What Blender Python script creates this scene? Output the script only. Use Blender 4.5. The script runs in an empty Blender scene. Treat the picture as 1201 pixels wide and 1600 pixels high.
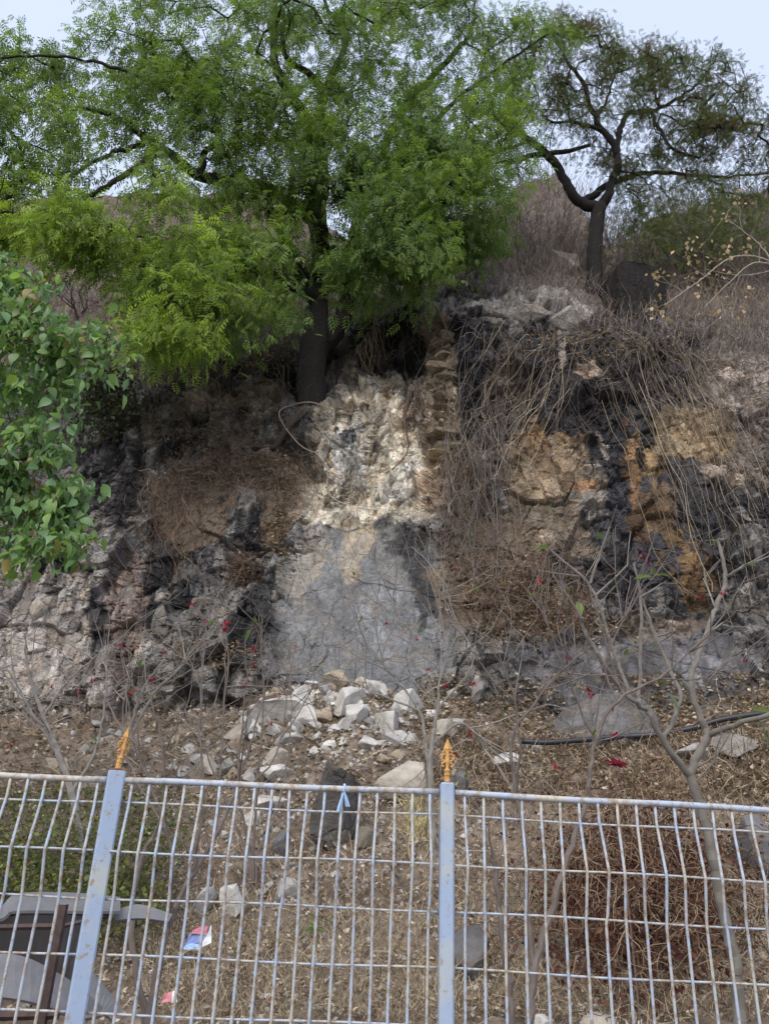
import bpy, math, random
import numpy as np
from mathutils import Vector, Matrix

random.seed(11)
RNG = np.random.default_rng(11)
SC = bpy.context.scene
COL = SC.collection

# ------------------------------------------------------------------ camera
EYE = np.array([0.0, 0.0, 1.55])
PITCH, ROLL, FPX = math.radians(24.0), math.radians(2.4), 1200.0
_up0 = np.array([0, -math.sin(PITCH), math.cos(PITCH)])
_r0 = np.array([1.0, 0, 0])
FWD = np.array([0, math.cos(PITCH), math.sin(PITCH)])
RGT = _r0 * math.cos(ROLL) + _up0 * math.sin(ROLL)
UPV = _up0 * math.cos(ROLL) - _r0 * math.sin(ROLL)
cam = bpy.data.cameras.new("camera")
cam.sensor_fit = 'HORIZONTAL'
cam.sensor_width = 36.0
cam.lens = 36.0 * FPX / 1201.0
cam.clip_start, cam.clip_end = 0.05, 2000.0
cam_o = bpy.data.objects.new("camera", cam)
COL.objects.link(cam_o)
cam_o.matrix_world = Matrix(((RGT[0], UPV[0], -FWD[0], EYE[0]), (RGT[1], UPV[1], -FWD[1], EYE[1]),
                             (RGT[2], UPV[2], -FWD[2], EYE[2]), (0, 0, 0, 1)))
SC.camera = cam_o

# ------------------------------------------------------------------ sky, sun, exposure
SUN_EL, SUN_AZ = math.radians(46), math.radians(200)     # azimuth: 0 = +Y, clockwise; sun behind the viewer's left shoulder
world = bpy.data.worlds.new("World")
SC.world = world
world.use_nodes = True
wn, wl = world.node_tree.nodes, world.node_tree.links
wn.clear()
sky = wn.new('ShaderNodeTexSky')
sky.sky_type = 'NISHITA'
sky.sun_disc = False
sky.sun_elevation = SUN_EL
sky.sun_rotation = SUN_AZ
sky.air_density = 1.0
sky.dust_density = 6.0
sky.ozone_density = 1.5
mixw = wn.new('ShaderNodeMix')
mixw.data_type = 'RGBA'
mixw.inputs[0].default_value = 0.62          # thin high overcast, the same over the whole sky
mixw.inputs[7].default_value = (6.5, 7.3, 9.3, 1)
bg = wn.new('ShaderNodeBackground')
bg.inputs[1].default_value = 0.13
wo = wn.new('ShaderNodeOutputWorld')
wl.new(sky.outputs[0], mixw.inputs[6])
wl.new(mixw.outputs[2], bg.inputs[0])
wl.new(bg.outputs[0], wo.inputs[0])
sun = bpy.data.lights.new("sun", 'SUN')
sun.energy = 1.5
sun.angle = math.radians(50)
sun.color = (1.0, 0.95, 0.87)
sun_o = bpy.data.objects.new("sun", sun)
COL.objects.link(sun_o)
_sd = Vector((math.sin(SUN_AZ) * math.cos(SUN_EL), math.cos(SUN_AZ) * math.cos(SUN_EL), math.sin(SUN_EL)))
sun_o.rotation_euler = _sd.to_track_quat('Z', 'Y').to_euler()
SC.view_settings.view_transform = 'Standard'
SC.view_settings.look = 'None'
SC.view_settings.exposure = 0.38
SC.view_settings.gamma = 1.0
SC.view_settings.use_curve_mapping = False
SC.cycles.max_bounces = 6
SC.cycles.diffuse_bounces = 3
SC.cycles.glossy_bounces = 2
SC.cycles.transmission_bounces = 4
SC.cycles.use_denoising = True
try:
    SC.cycles.denoiser = 'OPENIMAGEDENOISE'
except Exception:
    pass


def at(px, py, Y):
    """the point Y metres in front of the viewer that the photograph shows at px, py"""
    px, py, Y = np.broadcast_arrays(np.asarray(px, float), np.asarray(py, float), np.asarray(Y, float))
    d = FWD + RGT * ((px[..., None] - 600.5) / FPX) + UPV * ((800.0 - py[..., None]) / FPX)
    return EYE + d * (Y[..., None] / d[..., 1:2])


# ------------------------------------------------------------------ noise
def _h(ix, iy, iz, seed):
    h = (ix.astype(np.uint32) * np.uint32(374761393) + iy.astype(np.uint32) * np.uint32(668265263)
         + iz.astype(np.uint32) * np.uint32(2246822519) + np.uint32((seed * 3266489917) & 0xffffffff))
    h = (h ^ (h >> np.uint32(13))) * np.uint32(1274126177)
    h = (h ^ (h >> np.uint32(16))) * np.uint32(2654435761)
    return h ^ (h >> np.uint32(15))


def _f(h, k):
    h = (h ^ np.uint32((k * 2654435769) & 0xffffffff)) * np.uint32(2246822519)
    h = h ^ (h >> np.uint32(14))
    return (h & np.uint32(0xffffff)).astype(np.float32) / np.float32(0xffffff)


def perlin(P, seed=0):
    i = np.floor(P).astype(np.int64)
    f = (P - i).astype(np.float32)
    u = f * f * f * (f * (f * 6 - 15) + 10)
    out = np.zeros(P.shape[:-1], np.float32)
    for a in (0, 1):
        for b in (0, 1):
            for c in (0, 1):
                h = _h(i[..., 0] + a, i[..., 1] + b, i[..., 2] + c, seed)
                g = (_f(h, 1) * 2 - 1) * (f[..., 0] - a) + (_f(h, 2) * 2 - 1) * (f[..., 1] - b) + (_f(h, 3) * 2 - 1) * (f[..., 2] - c)
                w = (u[..., 0] if a else 1 - u[..., 0]) * (u[..., 1] if b else 1 - u[..., 1]) * (u[..., 2] if c else 1 - u[..., 2])
                out += w * g
    return out * 1.25


def fbm(P, octv=4, seed=0, gain=0.5):
    s, a = 0.0, 1.0
    for o in range(octv):
        s = s + a * perlin(P * (2.03 ** o) + 17.3 * o, seed + o)
        a *= gain
    return s


def voronoi(P, seed=0):
    """F1, F2, id of the nearest cell, vector from its centre"""
    i = np.floor(P).astype(np.int64)
    f = (P - i).astype(np.float32)
    sh = P.shape[:-1]
    F1 = np.full(sh, 9, np.float32)
    F2 = np.full(sh, 9, np.float32)
    ID = np.zeros(sh, np.uint32)
    D = np.zeros(P.shape, np.float32)
    for a in (-1, 0, 1):
        for b in (-1, 0, 1):
            for c in (-1, 0, 1):
                h = _h(i[..., 0] + a, i[..., 1] + b, i[..., 2] + c, seed)
                dx = f[..., 0] - a - _f(h, 1)
                dy = f[..., 1] - b - _f(h, 2)
                dz = f[..., 2] - c - _f(h, 3)
                d = np.sqrt(dx * dx + dy * dy + dz * dz)
                n = d < F1
                F2 = np.where(n, F1, np.minimum(F2, d))
                F1 = np.where(n, d, F1)
                ID = np.where(n, h, ID)
                D[..., 0] = np.where(n, dx, D[..., 0])
                D[..., 1] = np.where(n, dy, D[..., 1])
                D[..., 2] = np.where(n, dz, D[..., 2])
    return F1, F2, ID, D


def facets(P, scale, seed, tilt=0.8):
    """height of a broken, angular surface: every cell has its own step and tilt; returns height, edge distance, cell random"""
    F1, F2, ID, D = voronoi(P * np.asarray(scale, float), seed)
    h = (_f(ID, 7) - 0.5) * 1.2
    for k in range(3):
        h = h + (_f(ID, 11 + k) - 0.5) * 2 * tilt * D[..., k]
    return h, F2 - F1, _f(ID, 23)


def blocks(P, fa, fb, ang_a, ang_b, seed, tilt=0.5):
    """height of a face broken along two sets of joints: steps between blocks, each block a little tilted"""
    ca, sa, cb, sb = math.cos(ang_a), math.sin(ang_a), math.cos(ang_b), math.sin(ang_b)
    b = (P[..., 0] * cb + P[..., 2] * sb) * fb + 0.36 * perlin(P * fb * 0.6, seed + 1) + 0.07 * perlin(P * fb * 4, seed + 5)
    ib = np.floor(b).astype(np.int64)
    hb = _h(ib, ib * 0, ib * 0, seed)
    a = (P[..., 0] * ca + P[..., 2] * sa) * fa * (0.7 + 0.7 * _f(hb, 3)) + _f(hb, 4) * 7 + 0.30 * perlin(P * fa * 0.6, seed + 2) + 0.06 * perlin(P * fa * 4, seed + 6)
    ia = np.floor(a).astype(np.int64)
    h = _h(ia, ib, ib * 0 + 7, seed + 3)
    ua, ub = (a - ia).astype(np.float32), (b - ib).astype(np.float32)
    hh = (_f(h, 1) - 0.5) + tilt * ((_f(h, 2) - 0.5) * (ua - 0.5) + (_f(h, 3) - 0.5) * (ub - 0.5)) * 2
    ea = np.minimum(ua, 1 - ua) / fa; eb = np.minimum(ub, 1 - ub) / fb
    return hh, np.minimum(ea, eb), _f(h, 5)


def sstep(a, b, x):
    t = np.clip((x - a) / (b - a), 0, 1)
    return t * t * (3 - 2 * t)


# ------------------------------------------------------------------ mesh and object helpers
def mesh_np(name, V, F, tint=None, mat=None, smooth=False, F3=None):
    """V (n,3), F (m,4) quads and/or F3 (k,3) triangles"""
    me = bpy.data.meshes.new(name)
    V = np.ascontiguousarray(V, np.float32)
    me.vertices.add(len(V))
    me.vertices.foreach_set('co', V.ravel())
    parts, tot = [], []
    if F is not None and len(F):
        parts.append(np.asarray(F, np.int32).ravel()); tot.append(np.full(len(F), np.asarray(F).shape[1], np.int32))
    if F3 is not None and len(F3):
        parts.append(np.asarray(F3, np.int32).ravel()); tot.append(np.full(len(F3), 3, np.int32))
    li = np.concatenate(parts); lt = np.concatenate(tot)
    ls = np.zeros(len(lt), np.int32); ls[1:] = np.cumsum(lt)[:-1]
    me.loops.add(len(li)); me.polygons.add(len(lt))
    me.loops.foreach_set('vertex_index', li)
    me.polygons.foreach_set('loop_start', ls)
    me.polygons.foreach_set('use_smooth', np.full(len(lt), bool(smooth)))
    if tint is not None:
        a = me.attributes.new('tint', 'FLOAT_COLOR', 'POINT')
        c = np.ones((len(V), 4), np.float32)
        c[:, :3] = np.clip(tint, 0, 1)
        a.data.foreach_set('color', c.ravel())
    me.update(calc_edges=True)
    if mat:
        me.materials.append(mat)
    return me


def link(name, me, parent=None):
    o = bpy.data.objects.new(name, me)
    COL.objects.link(o)
    if parent is not None:
        o.parent = parent
    return o


def thing(name, label, cat, loc, group=None):
    o = bpy.data.objects.new(name, None)
    o.empty_display_size = 0.1
    COL.objects.link(o)
    o.location = [float(v) for v in loc]
    return tag(o, label, cat, group)


def tag(o, label=None, cat=None, group=None, kind=None):
    if label: o['label'] = label
    if cat: o['category'] = cat
    if group: o['group'] = group
    if kind: o['kind'] = kind
    return o


class MB:
    """collects shapes in world space, then links them as one mesh"""
    def __init__(s):
        s.V, s.F4, s.F3, s.T, s.n = [], [], [], [], 0

    def add(s, V, F4=None, F3=None, tint=(0.5, 0.5, 0.5)):
        V = np.asarray(V, np.float32)
        s.V.append(V)
        if F4 is not None and len(F4): s.F4.append(np.asarray(F4, np.int64) + s.n)
        if F3 is not None and len(F3): s.F3.append(np.asarray(F3, np.int64) + s.n)
        t = np.asarray(tint, np.float32)
        s.T.append(np.broadcast_to(t, V.shape) if t.ndim == 1 else t)
        s.n += len(V)
        return s

    def tube(s, pts, rad, sides=6, tint=(0.5, 0.5, 0.5), cap=True, ridge=0.0):
        pts = np.asarray(pts, float)
        n = len(pts)
        rad = np.broadcast_to(np.asarray(rad, float), (n,))
        t = np.gradient(pts, axis=0)
        t /= np.linalg.norm(t, axis=1)[:, None] + 1e-9
        ref = np.array([0.0, 0, 1]) if abs(t[:, 2]).mean() < 0.8 else np.array([0.0, 1, 0])
        u = np.cross(t, ref); u /= np.linalg.norm(u, axis=1)[:, None] + 1e-9
        v = np.cross(t, u)
        a = np.arange(sides) / sides * 2 * math.pi
        R = pts[:, None] + rad[:, None, None] * (u[:, None] * np.cos(a)[None, :, None] + v[:, None] * np.sin(a)[None, :, None])
        if ridge:
            o = (R - pts[:, None]) / rad[:, None, None]
            k = 1 - np.abs(fbm(np.concatenate([o[..., :2] * 2.6, R[..., 2:] * 0.9], -1), 3, 8)) * 2 + 0.6 * fbm(R * 1.4, 3, 9)
            R = pts[:, None] + (R - pts[:, None]) * (1 + ridge * k)[..., None]
        idx = np.arange(n * sides).reshape(n, sides)
        q = np.stack([idx[:-1], np.roll(idx[:-1], -1, 1), np.roll(idx[1:], -1, 1), idx[1:]], -1).reshape(-1, 4)
        V = R.reshape(-1, 3)
        f3 = []
        if cap:
            V = np.vstack([V, pts[:1], pts[-1:]])
            c0, c1 = n * sides, n * sides + 1
            for k in range(sides):
                f3.append((c0, idx[0, (k + 1) % sides], idx[0, k]))
                f3.append((c1, idx[-1, k], idx[-1, (k + 1) % sides]))
        t_ = np.asarray(tint, np.float32)
        if t_.ndim == 2:
            t_ = np.repeat(t_, sides, 0)
            if cap: t_ = np.vstack([t_, t_[:1], t_[-1:]])
        return s.add(V, q, f3, t_)

    def box(s, c, size, rot=None, tint=(0.5, 0.5, 0.5), bev=0.0):
        h = np.asarray(size, float) / 2
        b = min(bev, h.min() * 0.9)
        vs = []
        if b > 0:
            for sx in (-1, 1):
                for sy in (-1, 1):
                    for sz in (-1, 1):
                        sg = np.array([sx, sy, sz])
                        for k in range(3):
                            m = np.full(3, b); m[k] = 0
                            vs.append(sg * (h - m))
            V = np.array(vs)
            import bmesh
            bm = bmesh.new()
            bv = [bm.verts.new(v) for v in V]
            r = bmesh.ops.convex_hull(bm, input=bv)
            bm.verts.index_update()
            F3 = [[v.index for v in f.verts] for f in bm.faces]
            V = np.array([v.co[:] for v in bm.verts])
            bm.free()
            F4 = None
        else:
            V = np.array([(x, y, z) for x in (-1, 1) for y in (-1, 1) for z in (-1, 1)]) * h
            F4 = [(0, 1, 3, 2), (4, 6, 7, 5), (0, 4, 5, 1), (2, 3, 7, 6), (0, 2, 6, 4), (1, 5, 7, 3)]
            F3 = None
        if rot is not None: V = V @ np.asarray(rot).T
        return s.add(V + np.asarray(c), F4, F3, tint)

    def lathe(s, c, prof, sides=12, tint=(0.5, 0.5, 0.5)):
        a = np.arange(sides) / sides * 2 * math.pi
        V = np.array([(r * math.cos(t), r * math.sin(t), z) for r, z in prof for t in a]) + np.asarray(c)
        idx = np.arange(len(prof) * sides).reshape(-1, sides)
        q = np.stack([idx[:-1], np.roll(idx[:-1], -1, 1), np.roll(idx[1:], -1, 1), idx[1:]], -1).reshape(-1, 4)
        return s.add(V, q, None, tint)

    def build(s, name, mat, parent=None, origin=None, smooth=False):
        V = np.concatenate(s.V)
        if origin is None:
            origin = np.array(parent.location) if parent is not None else np.zeros(3)
        me = mesh_np(name, V - np.asarray(origin), np.concatenate(s.F4) if s.F4 else None, np.concatenate(s.T), mat, smooth,
                     np.concatenate(s.F3) if s.F3 else None)
        o = link(name, me, parent)
        if parent is None: o.location = [float(v) for v in origin]
        return o


def strands(P, r, tint, sides=3):
    """many thin stems at once: P (N,K,3), r (N,K) or scalar, tint (N,3)"""
    N, K, _ = P.shape
    r = np.broadcast_to(np.asarray(r, float), (N, K))
    t = np.gradient(P, axis=1)
    t /= np.linalg.norm(t, axis=2, keepdims=True) + 1e-9
    ref = np.where(np.abs(t[..., 2:3]) > 0.8, np.array([0.0, 1, 0]), np.array([0.0, 0, 1]))
    u = np.cross(t, ref); u /= np.linalg.norm(u, axis=2, keepdims=True) + 1e-9
    v = np.cross(t, u)
    a = np.arange(sides) / sides * 2 * math.pi
    R = P[:, :, None] + r[:, :, None, None] * (u[:, :, None] * np.cos(a)[:, None] + v[:, :, None] * np.sin(a)[:, None])
    idx = np.arange(N * K * sides).reshape(N, K, sides)
    q = np.stack([idx[:, :-1], np.roll(idx[:, :-1], -1, 2), np.roll(idx[:, 1:], -1, 2), idx[:, 1:]], -1).reshape(-1, 4)
    return R.reshape(-1, 3), q, np.repeat(tint, K * sides, 0)


def ribbons(P, r, tint):
    """thin flat blades: one strip of quads each"""
    N, K, _ = P.shape
    r = np.broadcast_to(np.asarray(r, float), (N, K))
    t = np.gradient(P, axis=1); t /= np.linalg.norm(t, axis=2, keepdims=True) + 1e-9
    u = np.cross(t, np.broadcast_to(rvec(N)[:, None] * np.array([.5, 1, .5]), P.shape)); u /= np.linalg.norm(u, axis=2, keepdims=True) + 1e-9
    V = np.stack([P - u * r[..., None], P + u * r[..., None]], 2)
    i = np.arange(N * K * 2).reshape(N, K, 2)
    q = np.stack([i[:, :-1, 0], i[:, :-1, 1], i[:, 1:, 1], i[:, 1:, 0]], -1).reshape(-1, 4)
    return V.reshape(-1, 3), q, np.repeat(tint, K * 2, 0)


def frames(d, roll):
    """rotation matrices whose x axis is d"""
    d = d / (np.linalg.norm(d, axis=1, keepdims=True) + 1e-9)
    ref = np.where(np.abs(d[:, 2:3]) > 0.95, np.array([0.0, 1, 0]), np.array([0.0, 0, 1]))
    y = np.cross(ref, d); y /= np.linalg.norm(y, axis=1, keepdims=True)
    z = np.cross(d, y)
    c, s_ = np.cos(roll)[:, None], np.sin(roll)[:, None]
    return np.stack([d, y * c + z * s_, z * c - y * s_], 2)


def scatter(T, F4, pos, d, roll, scale, tint):
    """copies of a small template (T verts, F4 quads) at pos along d: returns V, F, tint"""
    n, m = len(pos), len(T)
    R = frames(d, roll)
    V = np.einsum('nij,mj->nmi', R, T) * np.asarray(scale)[:, None, None] + pos[:, None]
    F = (np.asarray(F4)[None] + (np.arange(n) * m)[:, None, None]).reshape(-1, np.asarray(F4).shape[1])
    return V.reshape(-1, 3), F, np.repeat(tint, m, 0)


def rvec(n):
    v = RNG.normal(size=(n, 3))
    return v / np.linalg.norm(v, axis=1, keepdims=True)


def smoothline(ctrl, step=0.2):
    """Catmull-Rom through the rows of ctrl (any number of columns; the first three are the position)"""
    c = np.asarray(ctrl, float)
    if len(c) == 2:
        n = max(2, int(np.linalg.norm(c[1, :3] - c[0, :3]) / step) + 1)
        t = np.linspace(0, 1, n)[:, None]
        return c[0] * (1 - t) + c[1] * t
    e = np.vstack([2 * c[0] - c[1], c, 2 * c[-1] - c[-2]])
    out = []
    for k in range(1, len(e) - 2):
        n = max(2, int(np.linalg.norm(e[k + 1, :3] - e[k, :3]) / step) + 1)
        for t in np.linspace(0, 1, n, endpoint=False):
            p0, p1, p2, p3 = e[k - 1], e[k], e[k + 1], e[k + 2]
            out.append(0.5 * (2 * p1 + (p2 - p0) * t + (2 * p0 - 5 * p1 + 4 * p2 - p3) * t * t + (3 * p1 - p0 - 3 * p2 + p3) * t ** 3))
    out.append(c[-1])
    return np.array(out)


# ------------------------------------------------------------------ materials
def new_mat(name):
    m = bpy.data.materials.new(name)
    m.use_nodes = True
    nt = m.node_tree
    nt.nodes.clear()
    return m, nt.nodes, nt.links


def surf_mat(name, color=None, rough=0.85, var=0.35, vscale=9.0, bump=0.4, bscale=25.0, spec=0.25, metallic=0.0, bdist=0.02, sat=0.0):
    """colour from the tint attribute (or one colour) broken up by noise, with fine relief"""
    m, N, L = new_mat(name)
    out = N.new('ShaderNodeOutputMaterial'); b = N.new('ShaderNodeBsdfPrincipled')
    L.new(b.outputs[0], out.inputs[0])
    tc = N.new('ShaderNodeTexCoord')
    geo = N.new('ShaderNodeNewGeometry')
    pos = geo.outputs['Position'] if color is None else tc.outputs['Object']
    n1 = N.new('ShaderNodeTexNoise'); n1.inputs['Scale'].default_value = vscale; n1.inputs['Detail'].default_value = 8; n1.inputs['Roughness'].default_value = 0.65
    L.new(pos, n1.inputs['Vector'])
    mr = N.new('ShaderNodeMapRange'); mr.inputs[1].default_value = 0.28; mr.inputs[2].default_value = 0.72
    mr.inputs[3].default_value = 1 - var; mr.inputs[4].default_value = 1 + var
    L.new(n1.outputs[0], mr.inputs[0])
    mul = N.new('ShaderNodeVectorMath'); mul.operation = 'SCALE'
    if color is None:
        at_ = N.new('ShaderNodeAttribute'); at_.attribute_name = 'tint'
        L.new(at_.outputs['Color'], mul.inputs[0])
    else:
        mul.inputs[0].default_value = color
    L.new(mr.outputs[0], mul.inputs['Scale'])
    L.new(mul.outputs[0], b.inputs['Base Color'])
    b.inputs['Roughness'].default_value = rough
    b.inputs['Specular IOR Level'].default_value = spec
    b.inputs['Metallic'].default_value = metallic
    if bump > 0:
        n2 = N.new('ShaderNodeTexNoise'); n2.inputs['Scale'].default_value = bscale; n2.inputs['Detail'].default_value = 6; n2.inputs['Roughness'].default_value = 0.7
        L.new(pos, n2.inputs['Vector'])
        bp = N.new('ShaderNodeBump'); bp.inputs['Strength'].default_value = bump; bp.inputs['Distance'].default_value = bdist
        L.new(n2.outputs[0], bp.inputs['Height'])
        L.new(bp.outputs[0], b.inputs['Normal'])
    return m


def leaf_mat(name, trans=0.35, rough=0.5, spec=0.3):
    m, N, L = new_mat(name)
    out = N.new('ShaderNodeOutputMaterial'); b = N.new('ShaderNodeBsdfPrincipled')
    t = N.new('ShaderNodeBsdfTranslucent'); mx = N.new('ShaderNodeMixShader')
    a = N.new('ShaderNodeAttribute'); a.attribute_name = 'tint'
    L.new(a.outputs['Color'], b.inputs['Base Color'])
    g = N.new('ShaderNodeVectorMath'); g.operation = 'MULTIPLY'; g.inputs[1].default_value = (1.25, 1.35, 0.6)
    L.new(a.outputs['Color'], g.inputs[0]); L.new(g.outputs[0], t.inputs[0])
    b.inputs['Roughness'].default_value = rough
    b.inputs['Specular IOR Level'].default_value = spec
    mx.inputs[0].default_value = trans
    L.new(b.outputs[0], mx.inputs[1]); L.new(t.outputs[0], mx.inputs[2]); L.new(mx.outputs[0], out.inputs[0])
    return m


def rock_mat():
    """tint x fine grain, mineral streaks and speckles; grain-size relief on top of the modelled fractures"""
    m, N, L = new_mat('cliff_rock')
    out = N.new('ShaderNodeOutputMaterial'); b = N.new('ShaderNodeBsdfPrincipled')
    L.new(b.outputs[0], out.inputs[0])
    geo = N.new('ShaderNodeNewGeometry'); P = geo.outputs['Position']

    def noise(scale, det=8, rough=0.65, vec=None, dist=0.0):
        n = N.new('ShaderNodeTexNoise'); n.inputs['Scale'].default_value = scale; n.inputs['Detail'].default_value = det
        n.inputs['Roughness'].default_value = rough; n.inputs['Distortion'].default_value = dist
        L.new(vec if vec is not None else P, n.inputs['Vector']); return n.outputs[0]

    def mrange(x, a, b_, c, d):
        r = N.new('ShaderNodeMapRange'); r.inputs[1].default_value = a; r.inputs[2].default_value = b_
        r.inputs[3].default_value = c; r.inputs[4].default_value = d; L.new(x, r.inputs[0]); return r.outputs[0]

    def math_(op, x, y):
        n = N.new('ShaderNodeMath'); n.operation = op
        L.new(x, n.inputs[0])
        if isinstance(y, float): n.inputs[1].default_value = y
        else: L.new(y, n.inputs[1])
        return n.outputs[0]
    mp = N.new('ShaderNodeMapping'); mp.inputs['Scale'].default_value = (1.0, 1.0, 0.16); L.new(P, mp.inputs[0])
    streak = mrange(noise(5.0, 6, 0.6, mp.outputs[0], 0.3), 0.3, 0.7, 0.72, 1.28)
    grain = mrange(noise(16.0, 10, 0.75), 0.28, 0.72, 0.5, 1.5)
    broad = mrange(noise(2.2, 6, 0.6), 0.3, 0.7, 0.78, 1.22)
    k = math_('MULTIPLY', math_('MULTIPLY', streak, grain), broad)
    at_ = N.new('ShaderNodeAttribute'); at_.attribute_name = 'tint'
    sc = N.new('ShaderNodeVectorMath'); sc.operation = 'SCALE'
    L.new(at_.outputs['Color'], sc.inputs[0]); L.new(k, sc.inputs['Scale'])
    # mineral hue drift: warm iron stain against cool grey
    hue = N.new('ShaderNodeMix'); hue.data_type = 'RGBA'; hue.blend_type = 'MULTIPLY'
    hue.inputs[7].default_value = (1.10, 0.98, 0.84, 1)
    L.new(mrange(noise(3.1, 6, 0.7), 0.48, 0.66, 0.0, 1.0), hue.inputs[0]); L.new(sc.outputs[0], hue.inputs[6])
    b.inputs['Roughness'].default_value = 0.9
    b.inputs['Specular IOR Level'].default_value = 0.2
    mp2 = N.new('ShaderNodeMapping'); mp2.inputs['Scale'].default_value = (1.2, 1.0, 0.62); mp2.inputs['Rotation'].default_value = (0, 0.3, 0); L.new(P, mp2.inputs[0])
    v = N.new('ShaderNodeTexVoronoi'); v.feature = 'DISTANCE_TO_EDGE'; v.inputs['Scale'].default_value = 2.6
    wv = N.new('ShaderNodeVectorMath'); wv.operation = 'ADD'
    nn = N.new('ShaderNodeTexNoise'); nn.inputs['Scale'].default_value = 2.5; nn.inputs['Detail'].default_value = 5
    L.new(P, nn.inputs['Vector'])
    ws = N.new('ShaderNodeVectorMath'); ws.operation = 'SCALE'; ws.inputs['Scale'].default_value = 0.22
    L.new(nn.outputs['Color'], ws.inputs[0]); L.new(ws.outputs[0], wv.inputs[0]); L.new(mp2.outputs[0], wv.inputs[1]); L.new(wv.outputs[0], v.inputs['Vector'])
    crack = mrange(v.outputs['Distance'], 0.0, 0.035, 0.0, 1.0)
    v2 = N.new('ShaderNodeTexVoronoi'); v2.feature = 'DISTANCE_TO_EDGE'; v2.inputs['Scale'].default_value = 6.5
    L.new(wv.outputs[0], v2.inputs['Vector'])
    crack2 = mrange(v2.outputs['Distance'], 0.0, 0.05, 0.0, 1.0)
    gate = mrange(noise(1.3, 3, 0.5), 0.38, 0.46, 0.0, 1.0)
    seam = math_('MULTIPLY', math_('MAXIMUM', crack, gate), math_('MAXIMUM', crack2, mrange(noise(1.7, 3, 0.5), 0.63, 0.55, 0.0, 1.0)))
    seamc = N.new('ShaderNodeMix'); seamc.data_type = 'RGBA'              # darker colour along the hairline seams
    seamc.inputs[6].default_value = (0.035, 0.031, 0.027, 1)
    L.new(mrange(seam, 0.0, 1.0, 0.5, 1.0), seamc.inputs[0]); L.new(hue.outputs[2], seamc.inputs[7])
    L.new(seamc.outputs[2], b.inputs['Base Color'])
    hsum = math_('ADD', math_('MULTIPLY', noise(14.0, 10, 0.72), 1.0), math_('MULTIPLY', crack, 0.35))
    bp = N.new('ShaderNodeBump'); bp.inputs['Strength'].default_value = 0.95; bp.inputs['Distance'].default_value = 0.06
    L.new(hsum, bp.inputs['Height']); L.new(bp.outputs[0], b.inputs['Normal'])
    return m


def paint_mat(name, col, rust, amount=0.5, rough=0.55, wear=(0.40, 0.385, 0.35)):
    """weathered paint: chalky patches and rust speckles"""
    m, N, L = new_mat(name)
    out = N.new('ShaderNodeOutputMaterial'); b = N.new('ShaderNodeBsdfPrincipled'); L.new(b.outputs[0], out.inputs[0])
    geo = N.new('ShaderNodeNewGeometry')
    def noise(s, d=6, r=0.6):
        n = N.new('ShaderNodeTexNoise'); n.inputs['Scale'].default_value = s; n.inputs['Detail'].default_value = d; n.inputs['Roughness'].default_value = r
        L.new(geo.outputs['Position'], n.inputs['Vector']); return n.outputs[0]
    def ramp(x, a, c):
        r = N.new('ShaderNodeMapRange'); r.inputs[1].default_value = a; r.inputs[2].default_value = c; L.new(x, r.inputs[0]); return r.outputs[0]
    m1 = N.new('ShaderNodeMix'); m1.data_type = 'RGBA'
    m1.inputs[6].default_value = (*col, 1); m1.inputs[7].default_value = (*wear, 1)
    L.new(ramp(noise(7.0), 0.50 - 0.06 * amount, 0.62), m1.inputs[0])
    m2 = N.new('ShaderNodeMix'); m2.data_type = 'RGBA'
    m2.inputs[7].default_value = (*rust, 1)
    L.new(m1.outputs[2], m2.inputs[6]); L.new(ramp(noise(38.0, 8, 0.7), 0.60 - 0.10 * amount, 0.66 - 0.04 * amount), m2.inputs[0])
    L.new(m2.outputs[2], b.inputs['Base Color'])
    b.inputs['Roughness'].default_value = rough
    bp = N.new('ShaderNodeBump'); bp.inputs['Strength'].default_value = 0.3; bp.inputs['Distance'].default_value = 0.002
    L.new(noise(60.0), bp.inputs['Height']); L.new(bp.outputs[0], b.inputs['Normal'])
    return m


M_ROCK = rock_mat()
M_SOIL = surf_mat('soil', var=0.5, vscale=7, bump=0.8, bscale=22, bdist=0.06)
M_STONE = surf_mat('stone', var=0.3, vscale=6, bump=0.6, bscale=14, bdist=0.04)
M_BARK = surf_mat('bark', var=0.4, vscale=14, bump=0.9, bscale=20, bdist=0.04)
M_TWIG = surf_mat('twig', var=0.3, vscale=10, bump=0.0)
M_LEAF = leaf_mat('leaf', 0.45)
M_BIGLEAF = leaf_mat('broad_leaf', 0.4, 0.4, 0.4)
M_DRY = leaf_mat('dry_leaf', 0.15, 0.8, 0.15)
M_PETAL = leaf_mat('petal', 0.25, 0.6, 0.2)
M_PAINT = paint_mat('blue_paint', (0.31, 0.40, 0.55), (0.30, 0.25, 0.18), 0.4, 0.55, (0.40, 0.44, 0.45))
M_WIRE = paint_mat('blue_wire_paint', (0.38, 0.46, 0.58), (0.30, 0.235, 0.17), 1.2, 0.6, (0.47, 0.45, 0.40))
M_GOLD = surf_mat('ochre_paint', (0.56, 0.31, 0.10), 0.62, 0.45, 45, 0.4, 90, 0.3, bdist=0.003)

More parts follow.
